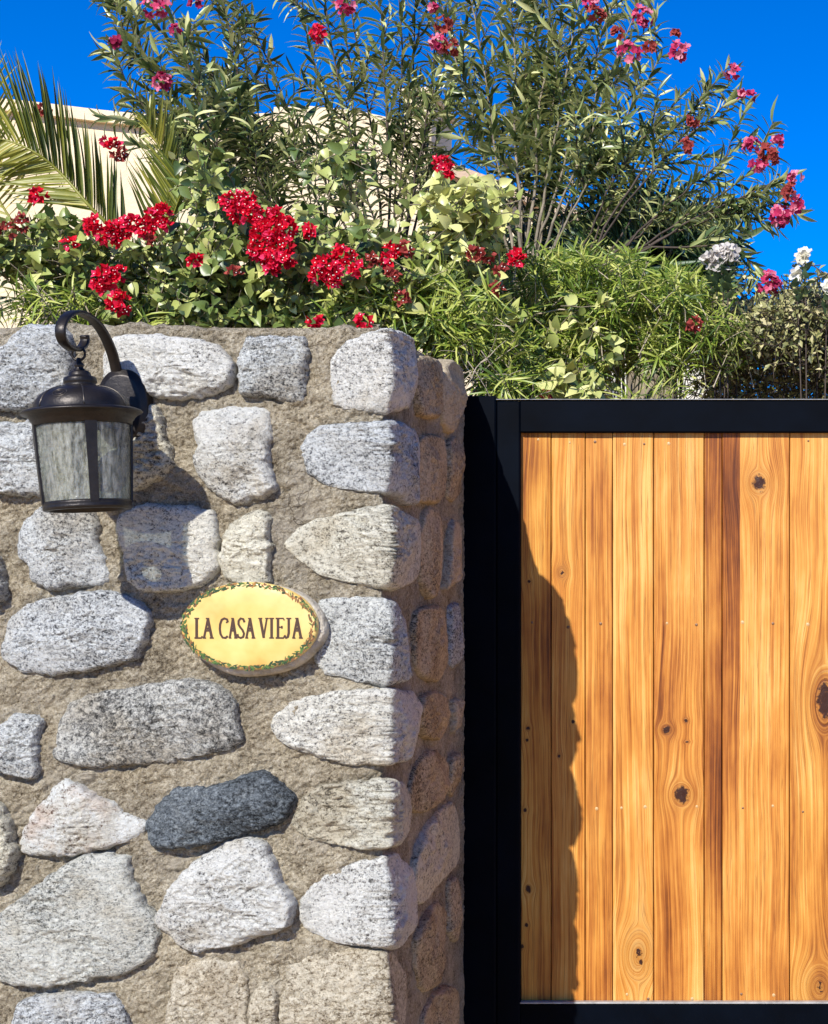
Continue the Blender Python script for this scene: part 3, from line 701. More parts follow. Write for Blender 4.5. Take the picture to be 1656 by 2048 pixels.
def wood(name, seed, dk=0.0, knots=(), bands=(), warp=.012, freq=1.0, tone=(1, 1, 1)):
    """grain lines are level lines of a field that flows round each knot"""
    m, t, p = newmat(name)
    tc = N(t, 'ShaderNodeTexCoord'); sp = N(t, 'ShaderNodeSeparateXYZ'); t.links.new(tc.outputs['Object'], sp.inputs[0])
    x, z = sp.outputs[0], sp.outputs[2]
    cb = N(t, 'ShaderNodeCombineXYZ'); t.links.new(mth(t, 'MULTIPLY', x, 5.5), cb.inputs[0]); cb.inputs[1].default_value = seed*3.3
    t.links.new(mth(t, 'MULTIPLY', z, 1.9), cb.inputs[2])
    nw = noise(t, cb.outputs[0], 1, 2, .45)
    f = mth(t, 'ADD', x, mth(t, 'MULTIPLY', mth(t, 'SUBTRACT', nw, .5), warp*3.2))
    mask = None
    for (kx, kz, a, el, core) in knots:
        dx = mth(t, 'SUBTRACT', x, kx); dz = mth(t, 'MULTIPLY', mth(t, 'SUBTRACT', z, kz), el)
        r2 = mth(t, 'ADD', mth(t, 'MULTIPLY', dx, dx), mth(t, 'MULTIPLY', dz, dz))
        rc = mth(t, 'MAXIMUM', r2, a*a)
        f = mth(t, 'SUBTRACT', f, mth(t, 'DIVIDE', mth(t, 'MULTIPLY', dx, a*a), rc))
        r = mth(t, 'SQRT', r2)
        # rings inside the knot's own circle
        ins = mth(t, 'SUBTRACT', 1, mth(t, 'DIVIDE', r, a), clamp=True)
        f = mth(t, 'ADD', f, mth(t, 'MULTIPLY', ins, a*1.2))
        wob = mth(t, 'MULTIPLY', mth(t, 'SUBTRACT', noise(t, tc.outputs['Object'], 120, 4, .65), .5), a*1.1)
        k = mth(t, 'SUBTRACT', 1, mth(t, 'DIVIDE', mth(t, 'ADD', r, wob), a*core), clamp=True)
        k = mth(t, 'MULTIPLY', k, 2.6, clamp=True)
        halo = mth(t, 'MULTIPLY', mth(t, 'POWER', mth(t, 'SUBTRACT', 1, mth(t, 'DIVIDE', r, a*3), clamp=True), 2), .35)
        k = mth(t, 'MAXIMUM', k, halo)
        mask = k if mask is None else mth(t, 'MAXIMUM', mask, k)
    def g(kx, kz, det, off):
        c = N(t, 'ShaderNodeCombineXYZ'); t.links.new(mth(t, 'MULTIPLY', f, kx*freq), c.inputs[0]); c.inputs[1].default_value = seed*1.7+off
        t.links.new(mth(t, 'MULTIPLY', z, kz), c.inputs[2]); return noise(t, c.outputs[0], 1, det, .55)
    broad = g(24, .9, 2, 0); med = g(135, 1.7, 4, 5); fine = g(460, 3.6, 4, 9)
    c2 = N(t, 'ShaderNodeCombineXYZ'); t.links.new(mth(t, 'MULTIPLY', x, 9), c2.inputs[0]); c2.inputs[1].default_value = seed*2.1
    t.links.new(mth(t, 'MULTIPLY', z, 3.2), c2.inputs[2]); blot = noise(t, c2.outputs[0], 1, 4, .6)
    sm = mth(t, 'ADD', mth(t, 'MULTIPLY', broad, .20), mth(t, 'ADD', mth(t, 'MULTIPLY', med, .30), mth(t, 'MULTIPLY', fine, .26)))
    sm = mth(t, 'ADD', sm, mth(t, 'MULTIPLY', blot, .35))
    sm = mth(t, 'SUBTRACT', sm, dk+.060)
    for (xa, xb, zlo, dv) in bands:                   # a glued strip of another tone
        wgt = mth(t, 'MULTIPLY', mth(t, 'GREATER_THAN', x, xa), mth(t, 'LESS_THAN', x, xb))
        wgt = mth(t, 'MULTIPLY', wgt, mth(t, 'ADD', .35, mth(t, 'MULTIPLY', mth(t, 'SUBTRACT', z, zlo), 1.1), clamp=True))
        sm = mth(t, 'ADD', sm, mth(t, 'MULTIPLY', wgt, dv))
    T = lambda c: tuple(a_*b_*.90 for a_, b_ in zip(c, tone))
    c = ramp(t, sm, [(.34, T((.10, .024, .004))), (.41, T((.29, .085, .012))), (.47, T((.49, .180, .028))), (.535, T((.63, .280, .052))), (.62, T((.76, .43, .125)))])
    vein = ramp(t, g(110, 1.1, 6, 21), [(.470, (0, 0, 0)), (.492, (.62, .62, .62)), (.506, (0, 0, 0))])
    c = mixc(t, vein, c, T((.16, .042, .008)))
    c3 = N(t, 'ShaderNodeCombineXYZ'); t.links.new(mth(t, 'MULTIPLY', x, 38), c3.inputs[0]); c3.inputs[1].default_value = seed*5.1
    t.links.new(mth(t, 'MULTIPLY', z, 2.2), c3.inputs[2]); wz = noise(t, c3.outputs[0], 1, 5, .65)
    c = mixc(t, ramp(t, wz, [(.54, (0, 0, 0)), (.70, (.5, .5, .5))]), c, mixc(t, 1, c, (.60, .42, .26), 'MULTIPLY'))
    if mask is not None: c = mixc(t, mask, c, (.035, .010, .004))
    t.links.new(c, p.inputs['Base Color'])
    t.links.new(ramp(t, wz, [(.3, (.36, .36, .36)), (.7, (.62, .62, .62))]), p.inputs['Roughness'])
    p.inputs['Specular IOR Level'].default_value = .28
    t.links.new(bump(t, fine, .0010, .8, bump(t, med, .0015, .6)), p.inputs['Normal'])
    return m
def kn(px, py, apx, el=.75, core=.62): return (BX(px), BZ(py), apx*gb, el, core)
BO = [ # x0, x1, darkness, knots, bands, tone, warp
 (1036, 1102, .01, [kn(1056,1456,5,.9,.9),kn(1054,1480,4,.9,.9),kn(1050,1620,5,.9,.9),kn(1057,1778,9,.8,.8),kn(1053,1850,5,.9,.9),kn(1044,1893,5,.9,.9),kn(1058,1163,4,1,.9)], [], (.96,1,.9), .022),
 (1102, 1170, -.005, [kn(1124,1145,11,.8,.35),kn(1146,1443,5,.9,.8),kn(1118,1512,4,.9,.8)], [], (1,.98,.9), .012),
 (1170, 1225, .00, [], [], (1,1,1), .006),
 (1225, 1307, -.02, [kn(1277,1908,30,.55,.16),kn(1282,1925,9,.8,.6)], [(BX(1222),BX(1232),0,.10)], (1,1,1), .010),
 (1307, 1408, -.01, [kn(1333,1460,13,1,.75),kn(1363,1590,22,.85,.8),kn(1372,1441,5,1,.9),kn(1374,1484,5,2,.9)], [], (1,1,1), .010),
 (1408, 1444, .045, [], [], (.92,.9,.85), .005),
 (1444, 1579, -.01, [kn(1518,966,20,.8,.72)], [(BX(1440),BX(1480),1.0,-.085),(BX(1480),BX(1539),1.0,.045)], (1,1,1), .011),
 (1579, 1692, -.035, [kn(1650,1400,30,.42,.60),kn(1640,1975,34,.7,.12)], [], (1,1.02,1), .020),
 (1692, 1790, 0, [], [], (1,1,1), .01), (1790, 1880, .02, [kn(1830,1300,14)], [], (1,1,1), .012), (1880, 1990, -.01, [], [], (1,1,1), .01),
 (1990, 2090, 0, [kn(2040,1700,16)], [], (1,1,1), .01), (2090, 2180, .03, [], [], (.95,.95,.9), .01), (2180, 2290, 0, [], [], (1,1,1), .01),
 (2290, 2390, -.01, [], [], (1,1,1), .01), (2390, 2480, .02, [], [], (1,1,1), .01), (2480, 2556, 0, [], [], (1,1,1), .01)]
nailm = simple('nail_plug', (.50, .32, .14), .5); naild = simple('nail_head_dark', (.16, .075, .03), .5)
for i, (x0, x1, dk, ks, bd, tn, wp) in enumerate(BO):
    mt = wood('varnished_wood', i*1.0+1, dk, ks, bd, wp, 1, tn)
    b = MB(); off = .0008*((i*7) % 3); b.box((BX(x0)+.0011, yb-GO.y+off, GZ(2012)), (BX(x1)-.0011, yb-GO.y+.022, BZ(864)), .0012)
    b.box((BX(x1)-.004, yb-GO.y+.009, GZ(2011)), (BX(x1)+.004, yb-GO.y+.016, BZ(865)))
    brd = b.build('board', mt, gate)
    wpx = x1-x0
    for row, (py) in enumerate((884, 1250, 1618, 1993)):
        for fx in ((.3, .78) if wpx > 75 else (.5,)):
            if rs.random() < .35: continue
            nb = MB(); px = x0+wpx*fx+rs.uniform(-8, 8); r = rs.uniform(2.2, 3.6)*gb; zc = BZ(py+rs.uniform(-7, 7)); yy = yb-GO.y+off-.0003
            nb.add([(BX(px)+r*math.cos(q), yy, zc+r*math.sin(q)) for q in [2*math.pi*k/10 for k in range(10)]]+[(BX(px), yy-.0012, zc)], [((k+1) % 10, k, 10) for k in range(10)][::-1])
            nb.build('nail', nailm if rs.random() < .7 else naild, brd)

# ------------------------------------------------------------------ buildings behind
YH = 6.0
hs_ = (D+YH)/3200
def HP(px, py): return ((px-1600)*hs_, CH+(1150-py)*hs_)
house = thing('stucco_house', 'cream stucco house with curved parapet and square chimney behind the shrubs', 'house', (-3, YH+1.5, 0))
HO = Vector(house.location)
def smoothline(P, per=6): return [tuple(v) for v in crom([Vector((*q, 0)) for q in P], per)]
par = smoothline([(-900,150),(-300,190),(0,208),(250,236),(400,244),(545,238)])
par = [(a, c) for a, c, _ in par]
topl = par+[(548,214),(620,212),(720,222),(808,242),(868,330),(960,362),(1040,392),(1110,418),(1152,436)]
poly = [HP(*q) for q in topl]
poly = [(poly[0][0], 0)]+poly+[(poly[-1][0], 0)]
poly = [(x-HO.x, z) for x, z in poly]
b = MB(); b.prism(poly[::-1], YH-HO.y, YH-HO.y+2.6); b.build('wall', M['stucco'], house)
b = MB()                                              # chimney
x0, z0 = HP(812, 400); x1, z1 = HP(866, 196)
b.box((x0-HO.x, YH-.06-HO.y, z0), (x1-HO.x, YH+.5-HO.y, z1), .02)
b.box((x0-HO.x-.02, YH-.08-HO.y, z1-.002), (x1-HO.x+.02, YH+.52-HO.y, z1+.04), .01)
b.build('chimney', M['stucco'], house)
b = MB()                                              # sloping coping over the lower wing
P = [HP(868,326),HP(960,358),HP(1040,388),HP(1110,414),HP(1165,436)]
pol = [(x-HO.x, z+.015) for x, z in P]+[(x-HO.x, z-.05) for x, z in P[::-1]]
b.prism(pol[::-1], YH-.10-HO.y, YH+2.7-HO.y); b.build('coping', M['stucco_shade'], house)
b = MB()
P = [HP(*q) for q in topl[:len(par)]]; pol = [(x-HO.x, z+.02) for x, z in P]+[(x-HO.x, z-.045) for x, z in P[::-1]]
b.prism(pol[::-1], YH-.05-HO.y, YH+2.65-HO.y); b.build('parapet_coping', M['stucco'], house)

YO = 4.0; os_ = (D+YO)/3200
def OP(px, py): return ((px-1600)*os_, CH+(1150-py)*os_)
out = thing('domed_outbuilding', 'low pale plaster outbuilding with dark domed roof glimpsed behind the gate', 'outbuilding', (OP(1330, 0)[0], YO+.6, 0))
OO = Vector(out.location)
xa, zt = OP(1190, 712); xb, zb = OP(1418, 795)
b = MB(); b.box((xa-OO.x, YO-OO.y, 0), (xb-OO.x, YO+1.2-OO.y, zt), .01); b.build('wall', M['plaster2'], out)
b = MB(); b.box((xa-OO.x-.03, YO-.04-OO.y, zt), (xb-OO.x+.03, YO+1.24-OO.y, zt+.03), .006); b.build('cornice', M['plaster2'], out)
b = MB()
hw = (xb-xa)/2+.06; dz = OP(0, 530)[1]-zt-.03
b.lathe([(hw*math.cos(q), zt+.031+dz*math.sin(q)) for q in [i/14*math.pi/2 for i in range(15)]], 48, ((xa+xb)/2-OO.x, 0))
b.build('dome', M['dark_roof'], out, True)
for px in (1268, 1345):
    x, _ = OP(px, 0); b = MB(); b.box((x-.012-OO.x, YO-.03-OO.y, .3), (x+.012-OO.x, YO-.002-OO.y, zt-.002)); b.build('pilaster', M['plaster2'], out)

# ------------------------------------------------------------------ foliage machinery
def T_leaf(w, curve=.15, fold=.12, seg=4, shape='lance'):
    V, F = [], []
    for i in range(seg+1):
        t = i/seg
        if shape == 'lance': ww = w*math.sin(math.pi*min(1, t*.96+.04))**.8
        elif shape == 'ovate': ww = w*(math.sin(math.pi*t**.62))**.85
        elif shape == 'petal': ww = w*math.sin(math.pi*(t*.78+.08))**.8
        else: ww = w*(1-t**3)*(.55+.45*min(1, t*5))
        z = -curve*t*t
        V += [(-ww, t, z+fold*ww), (0, t, z), (ww, t, z+fold*ww)]
    for i in range(seg):
        o = i*3; F += [(o, o+1, o+4, o+3), (o+1, o+2, o+5, o+4)]
    return np.array(V, float), np.array(F)
TL = {
 'ole': [T_leaf(.095, .10, .5), T_leaf(.11, .30, .4), T_leaf(.09, .55, .5)],
 'shrub': [T_leaf(.046, .30, .5, 5), T_leaf(.050, .6, .4, 5), T_leaf(.042, .95, .5, 5)],
 'boug': [T_leaf(.33, .15, .35, 5, 'ovate'), T_leaf(.38, .35, .5, 5, 'ovate'), T_leaf(.30, .05, .2, 5, 'ovate')],
 'hedge': [T_leaf(.28, .1, .4, 2, 'ovate'), T_leaf(.24, .3, .3, 2, 'ovate')],
 'palm': [T_leaf(.021, .03, .6, 6, 'strap'), T_leaf(.023, .12, .5, 6, 'strap'), T_leaf(.020, .25, .6, 6, 'strap')],
 'petal': [T_leaf(.36, .2, .25, 3, 'petal'), T_leaf(.40, -.15, .3, 3, 'petal')],
 'bract': [T_leaf(.40, .12, .30, 3, 'ovate'), T_leaf(.36, -.1, .45, 3, 'ovate')],
}
def unit(v): return v/np.maximum(1e-9, np.linalg.norm(v, axis=-1, keepdims=True))
def frames(dirs, norms):
    y = unit(np.asarray(dirs, float)); nn = np.asarray(norms, float)
    x = unit(np.cross(y, nn)); z = np.cross(x, y); return x, y, z
class Leaves:
    def __init__(s): s.p = []; s.d = []; s.n = []; s.l = []; s.r = []
    def add(s, p, d, n, l, r): s.p.append(p); s.d.append(d); s.n.append(n); s.l.append(l); s.r.append(r)
    def arr(s): return [np.array(a, float) for a in (s.p, s.d, s.n, s.l, s.r)]
def inst(tmpl, p, d, n, l, r):
    V0, F0 = tmpl; x, y, z = frames(d, n)
    V = p[:, None]+l[:, None, None]*(V0[None, :, 0:1]*x[:, None]+V0[None, :, 1:2]*y[:, None]+V0[None, :, 2:3]*z[:, None])
    F = (F0[None]+(np.arange(len(p))*len(V0))[:, None, None]).reshape(-1, 4)
    return V.reshape(-1, 3), F, np.repeat(r, len(V0))
def joined(name, tmpls, A, mat, parent, O, stuff=False, pick=None):
    p, d, n, l, r = A
    if len(p) == 0: return
    ch = rng.integers(0, len(tmpls), len(p)) if pick is None else pick
    VV, FF, RR, off = [], [], [], 0
    for k, tm in enumerate(tmpls):
        m_ = ch == k
        if not m_.any(): continue
        V, F, rr = inst(tm, p[m_], d[m_], n[m_], l[m_], r[m_]); VV.append(V); FF.append(F+off); RR.append(rr); off += len(V)
    o = link(name, mesh(name, np.vstack(VV)-np.array(O), np.vstack(FF), mat, True, np.concatenate(RR)), parent)
    if stuff: tag(o, kind='stuff')
    return o
def in_view(p):
    Y = p[:, 1]; px = 1600+3200*p[:, 0]/(D+Y); py = 1150-3200*(p[:, 2]-CH)/(D+Y)
    return (px > 0) & (px < 1656) & (py > 0) & (py < 800)
def leafset(kind, L, mat, parent, O, nparts=300):
    """the leaves that show largest are parts of their own, the rest one joined mesh"""
    p, d, n, l, r = L.arr(); tm = TL[kind]; ch = rng.integers(0, len(tm), len(p))
    size = l/(D+p[:, 1])*np.where(in_view(p), 1, .01)
    order = np.argsort(-size); top = order[:nparts]; rest = order[nparts:]
    joined('foliage', tm, (p[rest], d[rest], n[rest], l[rest], r[rest]), mat, parent, O, True, ch[rest])
    nb = 6; meshes = {}
    for k in range(len(tm)):
        for q in range(nb):
            V0, F0 = tm[k]; meshes[k, q] = mesh('leaf', V0, F0, mat, True, np.full(len(V0), (q+.5)/nb))
    x, y, z = frames(d[top], n[top])
    for i, t_ in enumerate(top):
        o = link('leaf', meshes[ch[t_], min(nb-1, int(r[t_]*nb))], parent)
        pp = p[t_]-np.array(O); s_ = l[t_]
        o.matrix_local = Matrix(((x[i][0]*s_, y[i][0]*s_, z[i][0]*s_, pp[0]), (x[i][1]*s_, y[i][1]*s_, z[i][1]*s_, pp[1]), (x[i][2]*s_, y[i][2]*s_, z[i][2]*s_, pp[2]), (0, 0, 0, 1)))
def rdir(): return unit(rng.normal(0, 1, 3))
def bez(a, b_, c, n=12):
    t = np.linspace(0, 1, n)[:, None]; return (1-t)**2*a+2*t*(1-t)*b_+t*t*c
def curved(p0, d, L, droop=.3, wob=.12, n=8):
    pts = [np.array(p0, float)]; d = unit(np.array(d, float)); st = L/(n-1)
    for i in range(n-1):
        d = unit(d+np.array([0, 0, -droop/n])+rng.normal(0, wob/n**.5, 3)); pts.append(pts[-1]+d*st)
    return np.array(pts)
def along(pts, t):
    f = t*(len(pts)-1); i = min(int(f), len(pts)-2); k = f-i
    return pts[i]*(1-k)+pts[i+1]*k, unit(pts[i+1]-pts[i])
def whorls(L, pts, t0, t1, gap, per, llen, ang, rbias=0, rs_=.22, droop=.25, tipup=True):
    n_ = max(1, int(np.linalg.norm(np.diff(pts, axis=0), axis=1).sum()*(t1-t0)/gap)); ph = rng.uniform(0, 6.28)
    for j in range(n_):
        t = t0+(t1-t0)*(j+.5)/n_; p, ax = along(pts, t)
        a = unit(np.cross(ax, rdir())); b_ = np.cross(ax, a); ph += 1.1
        for k in range(per):
            q = ph+6.283*k/per+rng.normal(0, .2); th = ang*(1-.35*t)*rng.uniform(.75, 1.25)
            out_ = a*math.cos(q)+b_*math.sin(q); dd = unit(ax*math.cos(th)+out_*math.sin(th)+np.array([0, 0, -droop*rng.random()]))
            nn = unit(ax*math.sin(th)-out_*math.cos(th)+rng.normal(0, .25, 3))*(1 if rng.random() < .9 else -1)
            L.add(p, dd, nn, llen*rng.uniform(.7, 1.2), float(np.clip(rng.normal(.45+rbias, rs_), 0, 1)))
def cluster_mesh(center, rad, nfl, kind, plen, mat, parent, O, name, florets=False, flat=(1, 1, 1)):
    A = Leaves(); fl = MB()
    for i in range(nfl):
        o = rdir(); o[1] = -abs(o[1]) if rng.random() < .8 else o[1]
        c = center+o*rad*np.array(flat)*rng.uniform(.35, 1)**.6
        ax = unit(o+np.array([0, -.5, .25])+rng.normal(0, .35, 3)); a = unit(np.cross(ax, rdir())); b_ = np.cross(ax, a)
        npet = 5 if kind == 'petal' else 3; r0 = float(np.clip(rng.normal(.5, .24), 0, 1))
        for k in range(npet):
            q = 6.283*k/npet+rng.normal(0, .12); od = a*math.cos(q)+b_*math.sin(q); op = .95 if kind == 'petal' else .62
            A.add(c, unit(od*op+ax*(1-op*.6)), unit(ax-od*.3), plen*rng.uniform(.8, 1.15), np.clip(r0+rng.normal(0, .12), 0, 1))
        if florets and rng.random() < .35:
            pp = c+ax*plen*.55-np.array(O); e = plen*.13
            fl.add([(pp[0]+e*dx, pp[1]+e*dy, pp[2]+e*dz) for dx, dy, dz in ((1,0,0),(-1,0,0),(0,1,0),(0,-1,0),(0,0,1),(0,0,-1))],
                   [(0,2,4),(2,1,4),(1,3,4),(3,0,4),(2,0,5),(1,2,5),(3,1,5),(0,3,5)])
    o = joined(name, TL[kind], A.arr(), mat, parent, O)
    if fl.n: fl.build('floret', M['floret'], o, True)
    return o
def tubes(bs, parent, O, name, mat, separate=False, n=6):
    """bs: list of (pts, r0, r1)"""
    b = MB()
    for pts, r0, r1 in bs:
        m_ = len(pts)
        if separate:
            c = MB(); c.tube([tuple(p-np.array(O)) for p in pts], [r0+(r1-r0)*i/(m_-1) for i in range(m_)], n); c.build(name, mat, parent, True)
        else: b.tube([tuple(p-np.array(O)) for p in pts], [r0+(r1-r0)*i/(m_-1) for i in range(m_)], n if r0 > .003 else 4, False)
    if not separate and b.n: tag(b.build(name, mat, parent, True), kind='stuff')

# ------------------------------------------------------------------ oleanders
def oleander(label, base, stems, flowers, zbase, rb=0, llen=.068, gap=.018, twdens=1.6):
    O = (base[0], base[1], zbase); root = thing('oleander', label, 'shrub', O, 'flowering oleanders against the sky')
    L = Leaves(); main = []; tw = []
    for (x0, y0, cx, cy, x1, y1, Y0, Y1, leafy, r0) in stems:
        a = W(x0, y0, Y0); c = W(x1, y1, Y1); k = W(cx, cy, (Y0+Y1)/2+rng.uniform(-.1, .1))
        pts = bez(a, k, c, 16)+np.cumsum(rng.normal(0, .004, (16, 3)), 0)
        rootp = np.array([a[0]*.3+O[0]*.7, a[1]*.3+O[1]*.7, zbase])
        pre = bez(rootp, (rootp+a)/2+np.array([0, 0, .05]), a, 5)[:-1]
        main.append((np.vstack([pre, pts]), r0*.62, .0018))
        Ltot = np.linalg.norm(np.diff(pts, axis=0), axis=1).sum()
        whorls(L, pts, leafy*.82, 1, gap*1.1, 3, llen, .95, rb, .30, .5)
        nt_ = int(Ltot*(1-leafy)*9*twdens)
        for i in range(nt_):
            t = leafy*.8+(1-leafy*.8)*(i+rng.random())/max(1, nt_); t = min(t, .97); p, ax = along(pts, t)
            side = unit(np.cross(ax, np.array([0, 1, 0])))*rng.choice([-1, 1])+np.array([0, rng.normal(0, .6), 0])
            d = unit(ax*1.0+side*rng.uniform(.3, .75)); ln = rng.uniform(.13, .32)*(1-.55*t)
            tp = curved(p, d, ln, .25); tw.append((tp, .0022, .0010)); whorls(L, tp, .12, 1, gap, 3, llen, .95, rb, .30, .5)
    tubes(main, root, O, 'stem', M['bark' if zbase == 0 and base[0] < -.85 else 'twig_dark'], True); tubes(tw, root, O, 'twig', M['twig_dark'])
    leafset('ole', L, M['ole'], root, O)
    for (px, py, rp, nf, Y, mt) in flowers:
        c = W(px, py, Y-.12); rr = rp*.98*(D+Y)/3200
        cluster_mesh(c, rr, int(nf*1.5)+1, 'petal', .014, M[mt], root, O, 'flower_cluster')
    return root
B1 = W(560, 640, 1.9)
oleander('oleander leaning over the palm at the left, pink flowers against the sky', B1, [
 (560,560,470,380,330,-60,1.9,1.9,.38,.010), (545,560,420,360,255,-40,1.9,2.0,.45,.008), (570,560,500,300,420,-90,2.0,2.1,.35,.010),
 (560,560,440,420,250,165,1.9,1.7,.5,.007), (575,560,520,330,470,-60,2.1,2.2,.35,.008), (540,580,430,400,330,210,1.9,1.8,.35,.006),
 (590,560,545,380,400,120,2.1,2.1,.35,.007), (600,580,520,380,440,200,2.0,2.0,.3,.006), (575,580,500,420,390,290,1.8,1.8,.3,.006),
 (590,560,480,330,310,60,2.1,2.2,.4,.007), (565,560,450,330,210,30,1.9,1.9,.55,.007), (600,560,560,400,520,220,2.0,2.0,.3,.006)],
 [(312,14,24,12,1.8,'pink'),(326,165,18,9,1.7,'pink'),(231,86,10,4,1.75,'pink'),(350,60,9,3,1.8,'pink'),(392,8,9,4,1.8,'pink')], 1.72, .02)
B2 = W(740, 640, 2.2)
oleander('tall central oleander with bare dark lower stems in front of the chimney', B2, [
 (740,560,680,330,560,-80,2.2,2.3,.30,.008), (750,560,700,300,640,-80,2.2,2.3,.32,.010), (735,560,650,360,470,-30,2.1,2.2,.45,.009),
 (760,560,760,300,700,-90,2.3,2.3,.30,.010), (770,560,790,280,760,-90,2.2,2.3,.32,.010), (745,560,700,420,600,200,2.1,2.1,.5,.007),
 (780,560,830,300,830,-80,2.3,2.4,.34,.010), (790,560,850,330,890,-90,2.4,2.4,.36,.010), (800,560,850,300,940,-90,2.4,2.4,.45,.009), (770,560,800,300,800,-90,2.3,2.3,.45,.009), (750,560,700,300,680,-60,2.2,2.3,.45,.008), (760,560,740,420,690,210,2.0,2.0,.45,.006),
 (800,560,870,340,960,-60,2.4,2.4,.4,.009), (770,560,800,380,800,150,2.2,2.2,.35,.007), (780,560,840,380,880,170,2.2,2.2,.35,.007),
 (745,560,640,400,560,290,2.0,2.0,.4,.006), (735,570,640,480,560,330,2.0,2.0,.3,.006)],
 [(692,12,20,10,2.0,'pink'),(638,66,15,8,2.0,'red'),(888,52,16,8,2.1,'faded'),(876,86,15,8,2.1,'pink'),(900,92,15,8,2.1,'faded'),(866,12,9,4,2.1,'pink')], 1.72, .02, .066, .020, .72)
B3 = W(1040, 700, 2.0)
oleander('oleander rising from pale stems right of the chimney, crown touching the top of the frame', B3, [
 (1030,540,1000,300,930,-60,2.0,2.2,.42,.011), (1040,540,1040,300,1010,-90,2.0,2.2,.40,.012), (1035,540,970,320,870,-50,2.2,2.3,.5,.010), (1045,540,1060,300,1050,-90,2.1,2.2,.45,.010), (1060,540,1110,300,1130,-60,2.2,2.2,.45,.010), (1050,540,1090,280,1090,-90,2.0,2.1,.38,.012),
 (1060,540,1130,300,1170,-80,2.0,2.1,.36,.011), (1050,550,1120,330,1240,-40,2.0,2.1,.45,.010), (1070,540,1160,330,1300,-10,1.9,2.0,.5,.010),
 (1040,550,1020,400,960,180,2.1,2.2,.45,.008), (1060,550,1100,380,1110,120,2.1,2.2,.35,.008), (1070,550,1150,400,1180,170,2.0,2.0,.38,.008),
 (1080,560,1160,420,1240,230,2.0,2.0,.35,.008), (1080,560,1190,440,1290,260,2.0,1.9,.3,.007), (1070,560,1140,380,1310,90,1.9,1.9,.5,.008),
 (1090,560,1180,460,1230,330,2.1,2.1,.2,.007), (1060,560,1110,460,1150,290,2.2,2.2,.3,.007), (1050,560,1060,380,1050,150,2.2,2.2,.4,.008)],
 [(1180,4,16,8,1.9,'pink'),(1285,32,20,10,1.85,'pink'),(1192,34,18,9,1.9,'faded'),(1258,106,22,11,1.85,'pink'),(1236,68,10,5,1.9,'faded'),(1300,94,10,5,1.8,'faded'),(1356,100,20,11,1.8,'pink'),(1350,70,8,3,1.8,'faded')], 0, .05)
B4 = W(1170, 720, 1.8)
oleander('oleander with long arching branches reaching right over the gate into open sky', B4, [
 (1160,560,1280,320,1455,135,1.8,1.7,.55,.008), (1160,560,1290,330,1470,180,1.8,1.7,.6,.007), (1170,560,1330,400,1510,260,1.8,1.6,.50,.008),
 (1180,560,1350,430,1545,300,1.8,1.6,.55,.008), (1180,570,1400,430,1575,370,1.8,1.6,.55,.008), (1170,560,1260,420,1390,250,1.9,1.8,.5,.007),
 (1190,570,1400,400,1510,540,1.8,1.6,.55,.007), (1180,570,1360,430,1570,400,1.8,1.6,.62,.007),
 (1150,560,1220,400,1290,290,1.9,1.9,.35,.007), (1170,570,1250,470,1350,390,1.9,1.8,.35,.006), (1140,560,1200,380,1370,210,1.9,1.8,.5,.007),
 (1180,560,1290,450,1440,330,1.8,1.7,.5,.006)],
 [(1463,146,13,6,1.6,'pink'),(1481,187,8,3,1.6,'pink'),(1500,193,7,3,1.6,'pink'),(1387,240,9,4,1.7,'faded'),(1502,291,14,6,1.55,'pink'),(1540,308,20,10,1.55,'faded'),(1515,330,13,6,1.55,'pink'),(1555,283,8,4,1.55,'pink'),
  (1377,292,12,6,1.7,'faded'),(1592,355,10,5,1.5,'pink'),(1580,385,13,6,1.5,'faded'),(1594,410,13,7,1.5,'pink'),(1560,432,21,14,1.5,'pink'),(1538,567,22,16,1.45,'pink')], 0, .05, .060, .017, 1.15)

# ------------------------------------------------------------------ mass shrubs on twigs
def inpoly(x, y, P):
    c = False; j = len(P)-1
    for i in range(len(P)):
        if (P[i][1] > y) != (P[j][1] > y) and x < (P[j][0]-P[i][0])*(y-P[i][1])/(P[j][1]-P[i][1])+P[i][0]: c = not c
        j = i
    return c
def pts_in(P, n):
    xs = [q[0] for q in P]; ys = [q[1] for q in P]; out_ = []
    while len(out_) < n:
        x, y = rng.uniform(min(xs), max(xs)), rng.uniform(min(ys), max(ys))
        if inpoly(x, y, P): out_.append((x, y))
    return out_

